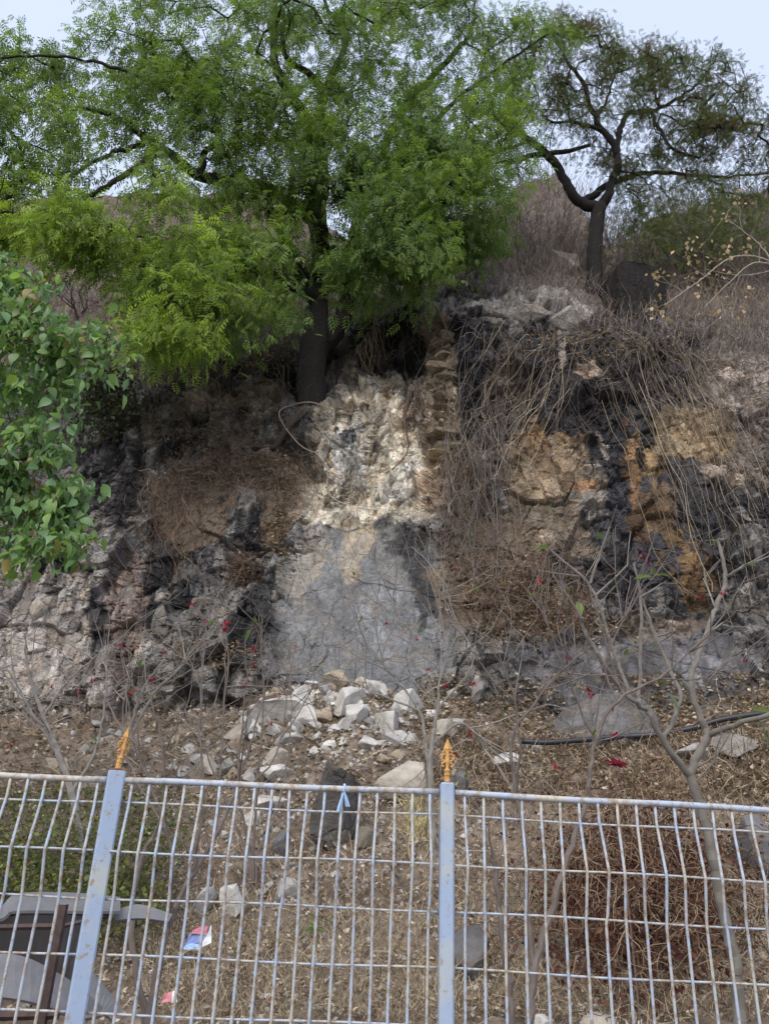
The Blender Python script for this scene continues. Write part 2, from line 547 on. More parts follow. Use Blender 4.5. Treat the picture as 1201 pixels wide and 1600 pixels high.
# ------------------------------------------------------------------ terrain: slope, cliff, hillside
# every column: (photo row, metres in front of the viewer) from the slope's bottom to the crest
KEYS = {
    -500: [(1650, 5.32), (1300, 8.4), (1130, 13.0), (1000, 13.2), (880, 13.6), (850, 13.9), (740, 14.6), (720, 14.8), (700, 15.0), (650, 15.4), (600, 16.8), (440, 21), (300, 27)],
    0:    [(1680, 4.92), (1320, 7.6), (1118, 12.5), (1000, 12.7), (860, 13.2), (830, 13.5), (740, 14.0), (720, 14.2), (700, 14.4), (660, 14.8), (610, 16.2), (450, 20), (318, 26)],
    150:  [(1690, 4.82), (1320, 7.6), (1115, 12.5), (985, 12.7), (850, 13.0), (830, 13.1), (770, 13.4), (750, 13.5), (730, 13.6), (690, 13.9), (620, 15.5), (450, 20), (308, 26)],
    230:  [(1690, 4.72), (1320, 7.6), (1112, 12.3), (980, 12.5), (870, 12.8), (840, 13.0), (740, 13.5), (710, 13.6), (680, 13.7), (620, 14.1), (575, 15.3), (440, 20), (300, 26)],
    350:  [(1690, 4.72), (1310, 7.7), (1105, 12.0), (960, 12.2), (800, 12.7), (710, 13.6), (655, 13.95), (630, 14.1), (610, 14.2), (572, 14.5), (550, 15.4), (430, 20), (306, 26)],
    440:  [(1690, 4.72), (1310, 7.7), (1095, 11.7), (960, 12.0), (800, 12.7), (690, 13.6), (640, 13.95), (620, 14.1), (605, 14.3), (572, 14.6), (548, 15.4), (430, 20), (330, 25)],
    500:  [(1690, 4.72), (1310, 7.7), (1088, 11.3), (950, 11.8), (812, 12.4), (788, 13.0), (680, 13.35), (650, 13.6), (640, 14.2), (575, 14.8), (545, 15.5), (430, 20), (350, 25)],
    540:  [(1690, 4.72), (1310, 7.7), (1088, 11.2), (950, 11.7), (812, 12.35), (797, 13.0), (680, 13.25), (632, 13.5), (610, 14.5), (545, 14.9), (525, 15.6), (430, 20), (370, 25)],
    600:  [(1690, 4.72), (1310, 7.7), (1086, 11.2), (950, 11.7), (812, 12.35), (797, 12.95), (700, 13.3), (600, 13.6), (588, 14.6), (515, 14.9), (495, 15.6), (430, 20), (392, 25)],
    655:  [(1690, 4.72), (1310, 7.7), (1086, 11.2), (950, 11.7), (815, 12.25), (800, 12.75), (700, 13.1), (596, 13.5), (580, 14.3), (500, 14.6), (480, 15.2), (430, 20), (396, 25)],
    685:  [(1690, 4.72), (1300, 7.7), (1088, 11.2), (950, 11.6), (825, 12.05), (805, 12.25), (720, 12.65), (600, 13.05), (560, 13.2), (500, 13.5), (468, 14.4), (425, 20), (396, 25)],
    730:  [(1690, 4.72), (1300, 7.7), (1095, 11.3), (960, 11.8), (850, 12.15), (830, 12.3), (720, 12.7), (620, 13.0), (560, 13.2), (490, 13.6), (460, 14.5), (405, 20), (350, 25)],
    800:  [(1690, 4.72), (1300, 7.7), (1110, 11.0), (1000, 11.5), (860, 11.9), (830, 12.1), (720, 12.6), (620, 12.9), (560, 13.1), (482, 13.7), (455, 14.6), (385, 20), (305, 25)],
    870:  [(1690, 4.72), (1300, 7.7), (1120, 10.9), (1000, 11.4), (870, 11.7), (840, 11.9), (720, 12.4), (625, 12.8), (565, 13.0), (500, 13.4), (470, 14.4), (370, 20), (268, 25)],
    950:  [(1690, 4.72), (1300, 7.7), (1125, 10.8), (1000, 11.2), (880, 11.6), (850, 11.8), (720, 12.3), (640, 12.6), (580, 12.8), (522, 13.3), (500, 14.4), (440, 19), (398, 24)],
    1050: [(1690, 4.72), (1300, 7.6), (1110, 10.6), (1000, 10.9), (880, 11.3), (840, 11.5), (720, 12.0), (640, 12.3), (595, 12.6), (545, 13.0), (520, 14.2), (410, 19), (330, 24)],
    1201: [(1690, 4.72), (1300, 7.5), (1078, 10.3), (990, 10.5), (880, 10.9), (840, 11.1), (720, 11.6), (650, 12.0), (615, 12.4), (570, 12.9), (535, 14.2), (390, 19), (300, 24)],
    1750: [(1730, 4.92), (1340, 7.5), (1090, 10.2), (990, 10.4), (880, 10.8), (840, 11.0), (720, 11.5), (660, 12.0), (625, 12.4), (575, 12.9), (540, 14.2), (420, 19), (370, 24)],
}
SPANS = [58, 66, 110, 125, 26, 84, 72, 42, 60, 30, 46, 46]     # rows between consecutive keys
_cx = sorted(KEYS)
PXS = np.concatenate([np.arange(-500, -40, 16), np.arange(-40, 1242, 2.1), np.arange(1244, 1750, 16)])
NC = len(PXS)
_kp = np.array([[KEYS[c][k][0] for k in range(13)] for c in _cx], float)
_ky = np.array([[KEYS[c][k][1] for k in range(13)] for c in _cx], float)
KP = np.stack([np.interp(PXS, _cx, _kp[:, k]) for k in range(13)], 1)
KYY = np.stack([np.interp(PXS, _cx, _ky[:, k]) for k in range(13)], 1)
# soften the column interpolation a little so that no ruled creases show
_w = np.hanning(15); _w /= _w.sum()
for _A in (KP, KYY):
    for k in range(13):
        _A[:, k] = np.convolve(np.pad(_A[:, k], 7, mode='edge'), _w, mode='valid')
rows_p, rows_y, rows_k = [], [], []
for k in range(12):
    for t in np.arange(SPANS[k]) / SPANS[k]:
        rows_p.append(KP[:, k] * (1 - t) + KP[:, k + 1] * t)
        rows_y.append(KYY[:, k] * (1 - t) + KYY[:, k + 1] * t)
        rows_k.append(k + t)
rows_p.append(KP[:, 12]); rows_y.append(KYY[:, 12]); rows_k.append(12.0)
PY = np.stack(rows_p, 1); YY = np.stack(rows_y, 1); RK = np.array(rows_k)      # (columns, rows)
PX = np.broadcast_to(PXS[:, None], PY.shape)
NR = PY.shape[1]
BASE = at(PX, PY, YY)
_sm = BASE.copy()
for _ in range(4):                                        # smoothed copy for the displacement direction
    _sm[:, 1:-1] = (_sm[:, :-2] + 2 * _sm[:, 1:-1] + _sm[:, 2:]) / 4
    _sm[1:-1] = (_sm[:-2] + 2 * _sm[1:-1] + _sm[2:]) / 4
NRM = np.cross(np.gradient(_sm, axis=0), np.gradient(_sm, axis=1))
NRM /= np.linalg.norm(NRM, axis=2, keepdims=True) + 1e-9
NRM *= np.where(NRM[..., 1:2] > 0, -1, 1) * np.ones(3)    # towards the viewer
UP_NRM = np.abs(NRM[..., 2])


def blob(cx, cy, rx, ry, ang=0.0, edge=0.35, nz=None):
    edge = edge * (0.45 if nz is not None else 1.0)
    """soft patch on the rock face, in the face's own row and column coordinates"""
    a = math.radians(ang)
    dx, dy = PX - cx, PY - cy
    u = (dx * math.cos(a) + dy * math.sin(a)) / rx
    v = (-dx * math.sin(a) + dy * math.cos(a)) / ry
    d = np.sqrt(u * u + v * v)
    if nz is not None: d = d + nz
    return 1 - sstep(1 - edge, 1 + edge, d)


isrock = sstep(1.85, 2.1, RK) * (1 - sstep(10.0, 10.6, RK))
isrock = np.broadcast_to(isrock[None], PY.shape)
ishill = np.broadcast_to(sstep(10.0, 10.7, RK)[None], PY.shape)
N_lo = fbm(BASE * 0.9, 4, 3)
N_mid = fbm(BASE * 2.6, 4, 9)
N_hi = fbm(BASE * 7.5, 3, 15)
N_str = fbm(BASE * np.array([2.4, 2.4, 0.42]) + 5.0, 4, 21)
N_w = perlin(BASE * 0.7 + 9.0, 31)
WP = BASE + np.stack([N_w, N_w * 0.3, -N_w], -1) * 0.16 + 0.03 * N_mid[..., None]
# bedding leans: rotate a little so that joints run steeply down to the right
_a = math.radians(12)
RP = WP @ np.array([[math.cos(_a), 0, math.sin(_a)], [0, 1, 0], [-math.sin(_a), 0, math.cos(_a)]]).T
h1, e1, c1 = facets(RP, (0.85, 0.55, 0.5), 5, 0.55)
h2, e2, c2 = facets(RP, (2.3, 1.2, 1.25), 6, 0.8)
h3, e3, c3 = facets(RP, (6.0, 3.0, 3.6), 8, 0.8)
k1, g1, d1 = blocks(BASE, 0.9, 0.75, math.radians(-24), math.radians(72), 41)
k2, g2, d2 = blocks(BASE, 2.7, 2.0, math.radians(14), math.radians(108), 51)
k3, g3, d3 = blocks(BASE, 6.5, 4.2, math.radians(-10), math.radians(80), 61)
k4, g4, d4 = blocks(BASE, 13.0, 8.0, math.radians(8), math.radians(98), 71)
hv, ev, cv = facets(WP, (3.6, 3.0, 0.95), 12, 0.8)         # upright flakes of the fresh scar

nz = N_str * 0.20 + N_mid * 0.18 + N_hi * 0.14 + 0.34 * (d2 - 0.5) + 0.26 * (d3 - 0.5)
smooth_m = np.clip(blob(575, 970, 145, 150, 0, 0.2, N_lo * 0.2) + blob(1010, 1060, 190, 90, 0, 0.25, nz) + 0.6 * blob(60, 1010, 110, 100, 0, 0.3, nz)
                   + 0.5 * blob(860, 780, 70, 70, 0, 0.3, nz) + 0.55 * blob(1040, 800, 70, 130, 10, 0.3, nz), 0, 1)
scar_m = blob(600, 700, 110, 105, 0, 0.2, nz)
dirt_m = np.clip(blob(370, 735, 125, 42, -8, 0.3, nz) + blob(300, 800, 55, 55, 30, 0.3, nz) + blob(445, 800, 26, 80, 18, 0.35, nz)
                 + blob(760, 900, 80, 80, 20, 0.35, nz) + blob(850, 955, 90, 40, 8, 0.35, nz) + 0.6 * blob(1010, 985, 90, 18, 0, 0.3, nz), 0, 1)
amp = isrock * (1 - 0.9 * smooth_m) * (1 - 0.55 * dirt_m) + 0.12 * (1 - isrock)
disp = amp * (0.05 * h1 + (0.40 * k1 + 0.20 * k2) * (1 - 0.5 * scar_m) + 0.03 * h2 + 0.085 * k3 + 0.03 * k4 + 0.02 * h3)
disp += isrock * scar_m * (0.20 * hv)
disp -= amp * (0.10 * (d1 > .35) * (1 - sstep(0, 0.035, g1)) + 0.06 * (d2 > .4) * (1 - sstep(0, 0.024, g2)) + 0.025 * (1 - sstep(0, 0.05, e2)) + 0.028 * np.clip(0.5 + 1.3 * N_hi, 0, 1) * (1 - sstep(0, 0.10, e3)))
disp -= isrock * scar_m * 0.05 * (1 - sstep(0, 0.12, ev))
disp += isrock * (0.08 * N_lo + 0.010 * N_mid + 0.006 * N_hi) + (1 - isrock) * (0.10 * N_mid + 0.04 * N_hi) + ishill * 0.5 * N_lo
disp *= sstep(0, 30, np.arange(NR))[None]
for _ in range(3):                                        # soften only the steps that are steeper than the mesh can carry
    st = np.zeros_like(disp); g_ = np.abs(np.diff(disp, axis=0)); st[1:] = g_; st[:-1] = np.maximum(st[:-1], g_)
    g_ = np.abs(np.diff(disp, axis=1)); st[:, 1:] = np.maximum(st[:, 1:], g_)
    bl = disp.copy(); bl[2:-2] = (disp[:-4] + disp[1:-3] + disp[2:-2] + disp[3:-1] + disp[4:]) / 5
    bl[:, 1:-1] = (bl[:, :-2] + bl[:, 1:-1] + bl[:, 2:]) / 3
    w_ = sstep(0.08, 0.20, st); disp = disp * (1 - w_) + bl * w_
heap = blob(525, 1155, 135, 62, 0, 0.6)
SURF = BASE + NRM * disp[..., None] + np.array([0, -0.1, 0.32]) * heap[..., None]


# ---- colours of the rock itself
def C(r, g, b): return np.array([r, g, b], np.float32)
tint = np.ones(PY.shape + (3,), np.float32) * C(0.195, 0.188, 0.178)
cellv = (0.66 + 0.68 * d2) * (0.76 + 0.48 * d3) * (0.85 + 0.3 * d4) * np.clip(1 + 0.55 * N_str, 0.5, 1.6)
def lay(mask, col, k=1.0):
    global tint
    m = np.clip(mask * k, 0, 1)[..., None]
    tint = tint * (1 - m) + np.asarray(col, np.float32) * m
# broad tones
lay(blob(90, 1000, 190, 140, 0, 0.4, nz), C(0.34, 0.315, 0.29))
lay(blob(200, 960, 60, 90, 0, 0.4, nz * 1.4), C(0.25, 0.19, 0.165), 0.8)
lay(blob(360, 930, 110, 130, 0, 0.4, nz * 1.3), C(0.17, 0.162, 0.155))
lay(blob(300, 655, 120, 60, 0, 0.4, nz), C(0.17, 0.15, 0.125))
lay(blob(560, 960, 150, 160, 0, 0.25, nz), C(0.205, 0.21, 0.213))
lay(blob(930, 640, 260, 150, 0, 0.3, nz), C(0.055, 0.053, 0.054))
lay(blob(1000, 800, 190, 160, 0, 0.35, nz), C(0.048, 0.049, 0.056))
lay(blob(1160, 640, 90, 110, 0, 0.35, nz), C(0.24, 0.205, 0.18))
lay(blob(1000, 1060, 220, 100, 0, 0.3, nz), C(0.135, 0.135, 0.142))
# dark weathered skin, plus shade painted into the recess under the tree
for p in [(175, 745, 50, 75, 10), (250, 860, 22, 120, 6), (285, 900, 40, 60, 0), (330, 800, 40, 60, 30), (385, 830, 30, 45, 20), (120, 880, 60, 16, 0),
          (150, 960, 14, 60, 0), (290, 690, 50, 26, -20), (660, 900, 26, 80, -8), (640, 840, 50, 24, 0), (390, 980, 30, 90, 14)]:
    lay(blob(*p, 0.45, nz * 1.8), C(0.042, 0.043, 0.047), 0.9)
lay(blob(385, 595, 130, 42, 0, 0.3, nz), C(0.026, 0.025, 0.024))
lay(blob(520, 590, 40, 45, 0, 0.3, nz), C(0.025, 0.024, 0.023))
lay(blob(618, 545, 75, 52, 0, 0.25, nz), C(0.022, 0.021, 0.021))  # recess below the cliff's top edge: its shade is put into the rock colour
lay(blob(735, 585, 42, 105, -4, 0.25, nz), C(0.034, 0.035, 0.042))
lay(blob(790, 640, 30, 110, 0, 0.4, nz), C(0.12, 0.105, 0.09))
zone = np.clip(blob(330, 800, 330, 330, 0, 0.3) + blob(950, 700, 330, 300, 0, 0.3), 0, 1) * (1 - scar_m) * (1 - blob(575, 960, 140, 165, 0, 0.2))
lay(zone * sstep(0.05, 0.42, N_str), C(0.042, 0.042, 0.045), 0.85)
lay(zone * sstep(0.18, 0.5, np.roll(N_str, 90, 0)) * (PX < 560), C(0.27, 0.26, 0.245), 0.6)
# pale and stained patches
lay(blob(150, 855, 30, 40, 0, 0.5, nz * 1.5), C(0.36, 0.34, 0.32), 0.8)
lay(blob(60, 1040, 60, 50, 0, 0.5, nz * 1.5), C(0.40, 0.36, 0.33), 0.7)
lay(blob(330, 620, 40, 22, 0, 0.4, nz * 1.5), C(0.30, 0.255, 0.20))
lay(blob(410, 625, 30, 18, 0, 0.4, nz * 1.5), C(0.28, 0.24, 0.19))
lay(blob(595, 705, 105, 112, 0, 0.2, nz), C(0.68, 0.63, 0.53))
lay(sstep(0.55, 0.8, cv) * scar_m, C(0.30, 0.245, 0.18), 0.8)
lay(blob(546, 712, 28, 62, 0, 0.25, nz * 0.7), C(0.66, 0.65, 0.62))
lay(blob(545, 675, 14, 18, 0, 0.3, nz), C(0.16, 0.16, 0.165))
lay(blob(640, 765, 50, 40, 0, 0.35, nz), C(0.74, 0.72, 0.655))
lay(blob(505, 770, 50, 30, 0, 0.4, nz), C(0.42, 0.38, 0.31))
lay(blob(560, 806, 130, 16, -2, 0.4, nz), C(0.60, 0.56, 0.47))
lay(blob(560, 850, 30, 45, 20, 0.4, nz * 1.4), C(0.44, 0.38, 0.29), 0.7)
lay(blob(480, 880, 26, 70, 24, 0.4, nz * 1.4), C(0.40, 0.37, 0.32), 0.7)
lay(blob(600, 985, 40, 90, 6, 0.4, nz * 1.4), C(0.235, 0.245, 0.255), 0.7)
lay(blob(690, 755, 45, 45, 0, 0.4, nz), C(0.33, 0.265, 0.20))
lay(blob(690, 600, 24, 120, -6, 0.3, nz), C(0.38, 0.32, 0.235))
lay(blob(845, 745, 75, 80, 0, 0.35, nz * 1.3), C(0.27, 0.21, 0.145))
lay(blob(850, 830, 90, 40, 0, 0.35, nz * 1.3), C(0.26, 0.215, 0.165))
lay(blob(925, 775, 26, 40, 0, 0.35, nz * 1.6), C(0.27, 0.25, 0.22), 0.8)
for p, c in [((992, 770, 13, 85, -6), (0.185, 0.115, 0.065)), ((1030, 780, 21, 60, -8), (0.225, 0.155, 0.09)), ((1082, 885, 24, 48, -8), (0.23, 0.15, 0.075)),
             ((992, 700, 18, 26, 0), (0.30, 0.20, 0.115)), ((1013, 712, 12, 22, 0), (0.40, 0.28, 0.15)), ((880, 692, 10, 20, 0), (0.32, 0.24, 0.14)),
             ((840, 690, 14, 16, 0), (0.33, 0.22, 0.12)), ((912, 760, 22, 8, 0), (0.42, 0.27, 0.16))]:
    lay(blob(*p, 0.4, nz * 2.6) * (0.65 + 0.35 * sstep(-0.35, 0.1, N_str + 0.5 * N_hi)), C(*c), 0.95)
lay(blob(1085, 680, 62, 45, 0, 0.35, nz), C(0.40, 0.32, 0.215))
lay(blob(1155, 600, 45, 45, 0, 0.35, nz), C(0.36, 0.31, 0.275))
lay(blob(1140, 735, 50, 18, 0, 0.4, nz), C(0.34, 0.29, 0.24))
lay(blob(775, 472, 90, 26, 0, 0.35, nz), C(0.30, 0.285, 0.265))
lay(blob(895, 482, 34, 36, 0, 0.35, nz), C(0.33, 0.31, 0.29))
lay(blob(920, 575, 22, 14, 0, 0.3, nz), C(0.40, 0.32, 0.255))
lay(blob(877, 545, 6, 42, 0, 0.5, nz), C(0.62, 0.58, 0.54), 0.9)
lay(blob(940, 690, 8, 24, -10, 0.5, nz), C(0.5, 0.46, 0.4), 0.7)
tint *= np.where(isrock > 0.5, 1 + (cellv - 1) * (1 - 0.8 * blob(575, 970, 140, 150, 0, 0.15)), 1.0)[..., None]
lay(dirt_m * isrock, C(0.20, 0.155, 0.115), 0.9)
soil = C(0.215, 0.17, 0.13) * (1 + 0.5 * N_mid[..., None])
tint = tint * isrock[..., None] + soil * (1 - isrock)[..., None]
lay(ishill, C(0.15, 0.118, 0.10), 0.85)

def grid_part(name, r0, r1, mat, smooth):
    n = r1 - r0 + 1
    V = SURF[:, r0:r1 + 1].reshape(-1, 3)
    idx = np.arange(NC * n).reshape(NC, n)
    q = np.stack([idx[:-1, :-1], idx[1:, :-1], idx[1:, 1:], idx[:-1, 1:]], -1).reshape(-1, 4)
    o = link(name, mesh_np(name, V, q, tint[:, r0:r1 + 1].reshape(-1, 3), mat, smooth))
    return tag(o, kind='structure')
R_FOOT = int(np.argmin(abs(RK - 1.85)))
R_TOP = int(np.argmin(abs(RK - 10.5)))
SLOPE = grid_part('slope', 0, R_FOOT, M_SOIL, True)
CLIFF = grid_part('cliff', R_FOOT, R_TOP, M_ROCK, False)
HILL = grid_part('hillside', R_TOP, NR - 1, M_SOIL, True)
tag(SLOPE, 'brown earth slope with litter between the fence and the cliff foot')
tag(CLIFF, 'weathered grey and black rock face with a pale fresh scar')
tag(HILL, 'dry brown hillside above the cliff edge')

# verge under the fence and under the viewer, reaching far out; the slope's bottom edge meets it through a short bank
gx = np.concatenate([[-400, -120, -40], np.linspace(-14, 14, 57), [40, 120, 400]])
edge0 = SURF[:, 0]
def bank(x, t):
    ex = np.interp(x, edge0[:, 0], edge0[:, 1]); ez = np.interp(x, edge0[:, 0], edge0[:, 2])
    y = 3.4 * (1 - t) + (ex + 0.02) * t
    return np.stack([x, y, (ez - 0.012) * t ** 1.3], -1)
gv = [np.stack([gx, np.full_like(gx, -400.0), np.zeros_like(gx)], -1), np.stack([gx, np.full_like(gx, -20.0), np.zeros_like(gx)], -1),
      np.stack([gx, np.full_like(gx, 2.6), np.zeros_like(gx)], -1)] + [bank(gx, t) for t in np.linspace(0, 1, 9)]
GV = np.stack(gv, 1)
idx = np.arange(GV.shape[0] * GV.shape[1]).reshape(GV.shape[:2])
q = np.stack([idx[:-1, :-1], idx[1:, :-1], idx[1:, 1:], idx[:-1, 1:]], -1).reshape(-1, 4)
GROUND = link('ground', mesh_np('ground', GV.reshape(-1, 3), q, np.ones((GV.size // 3, 3)) * C(0.17, 0.14, 0.11), M_SOIL, True))
tag(GROUND, 'bare earth verge below the fence', kind='structure')

# back of the hill, falling away behind the crest and out to the far plain
cr = SURF[:, -1]
bk = [cr + np.array([0, -0.02, -0.03]), cr + np.array([0, 5.0, -1.0]), cr + np.array([0, 20.0, -10.0]), np.stack([cr[:, 0] * 3, np.full(NC, 90.0), np.full(NC, -0.2)], -1),
      np.stack([cr[:, 0] * 12, np.full(NC, 400.0), np.full(NC, -0.2)], -1)]
BV = np.stack(bk, 1)[::6]
idx = np.arange(BV.shape[0] * BV.shape[1]).reshape(BV.shape[:2])
q = np.stack([idx[:-1, :-1], idx[1:, :-1], idx[1:, 1:], idx[:-1, 1:]], -1).reshape(-1, 4)
tag(link('hill', mesh_np('hill', BV.reshape(-1, 3), q, np.ones((BV.size // 3, 3)) * C(0.16, 0.13, 0.10), M_SOIL, True)), 'far side of the hill behind its crest', kind='structure')

# look-up of the finished surface by row and column of the photograph
LX = np.arange(-300, 1500, 4.0); LY = np.arange(240, 1690, 2.0)
_ci = np.interp(LX, PXS, np.arange(NC)).round().astype(int)
LUT = np.zeros((len(LX), len(LY), 3)); LUTN = np.zeros((len(LX), len(LY), 3))
for k, c in enumerate(_ci):
    o_ = np.argsort(PY[c])
    for d in range(3):
        LUT[k, :, d] = np.interp(LY, PY[c][o_], SURF[c][o_, d])
        LUTN[k, :, d] = np.interp(LY, PY[c][o_], NRM[c][o_, d])
def on(px, py, normal=False):
    """point(s) of the built surface for photo coordinates"""
    px = np.asarray(px, float); py = np.asarray(py, float)
    fi = np.clip((px - LX[0]) / 4.0, 0, len(LX) - 1.001); fj = np.clip((py - LY[0]) / 2.0, 0, len(LY) - 1.001)
    i, j = fi.astype(int), fj.astype(int)
    a, b = (fi - i)[..., None], (fj - j)[..., None]
    P = (LUT[i, j] * (1 - a) + LUT[i + 1, j] * a) * (1 - b) + (LUT[i, j + 1] * (1 - a) + LUT[i + 1, j + 1] * a) * b
    return (P, LUTN[i, j]) if normal else P


def ground_z(px, Y):
    """height of the slope under a photo column at a given distance"""
    i = int(np.clip((px - LX[0]) / 4.0, 0, len(LX) - 1)); j = LY > 1130
    c = LUT[i, j]; o_ = np.argsort(c[:, 1])
    return float(np.interp(Y, c[o_, 1], c[o_, 2]))

# ------------------------------------------------------------------ rocks
import bmesh
def ico(sub):
    bm = bmesh.new(); bmesh.ops.create_icosphere(bm, subdivisions=sub, radius=1.0)
    bm.verts.index_update()
    V = np.array([v.co[:] for v in bm.verts]); F = np.array([[v.index for v in f.verts] for f in bm.faces]); bm.free()
    return V, F
ICO = {k: ico(k) for k in (1, 2, 3, 4, 5)}


def rock_shape(seed, sub=2, cuts=14, rough=0.05, lo=0.5, hi=0.95):
    r = np.random.default_rng(seed)
    V, F = ICO[sub]; V = V * 1.05
    for _ in range(cuts):
        n = r.normal(size=3); n /= np.linalg.norm(n)
        d = r.uniform(lo, hi)
        V = V - np.maximum(0, V @ n - d)[:, None] * n
    if rough: V = V * (1 + rough * fbm(V * 2.2 + seed * 3.1, 4, seed)[:, None])
    return V / np.abs(V).max(0), F


def rot_xyz(a, b, c):
    return np.array(Matrix.Rotation(c, 3, 'Z') @ Matrix.Rotation(b, 3, 'Y') @ Matrix.Rotation(a, 3, 'X'))


def rock(name, px, py, w, h, col, label, seed, cat='rock', group=None, depth=0.8, sub=3, cuts=16, tilt=0, mat=None, parent=None, rough=0.05, sink=0.38, smooth=False, Y=None, lo=0.5, hi=0.95, flat=False, lift=0.0, boxy=False):
    """a stone whose middle shows at px, py, w x h photo pixels big, bedded in the built surface"""
    base = on(px, py + h * 0.45)
    dist = float(np.dot(base - EYE, FWD)) if Y is None else Y / 1.0
    s = dist / FPX
    W, H = w * s / 2, h * s / 2
    V, F = rock_shape(seed, sub, cuts, rough, lo, hi)
    if boxy: V = np.clip(V * 1.75, -1, 1) * (1 + 0.06 * fbm(V * 1.7 + seed, 4, seed)[:, None])
    V = V * np.array([W, (W + H) * 0.5 * depth * 1.2, H * 1.1])
    V = V @ rot_xyz(0.15, math.radians(tilt), (seed * 0.37) % 0.8 - 0.4).T
    c = base + np.array([0, 0.35 * W * depth, H * (1 - sink) + lift]) if Y is None else at(px, py, Y)
    if parent is not None: c = on(px, py) + np.array([0, 0.15 * W, 0])
    dirt = sstep(-0.1, 0.5, fbm((V + c) * 1.6 / max(W, 0.12) + seed, 4, seed + 3))[:, None]
    t = np.asarray(col) * (1 + 0.25 * fbm((V + c) * 3.0 / max(W, 0.1) * 0.3 + seed, 3, seed)[:, None])
    t = t * (1 - 0.45 * dirt) + C(0.27, 0.215, 0.155) * np.minimum(1, np.asarray(col)[0] * 2.4) * 0.45 * dirt
    me = mesh_np(name, V, None, t, mat or M_STONE, smooth, F)
    o = link(name, me, parent)
    o.location = [float(v) for v in c]
    if parent is None: tag(o, label, cat, group)
    return o


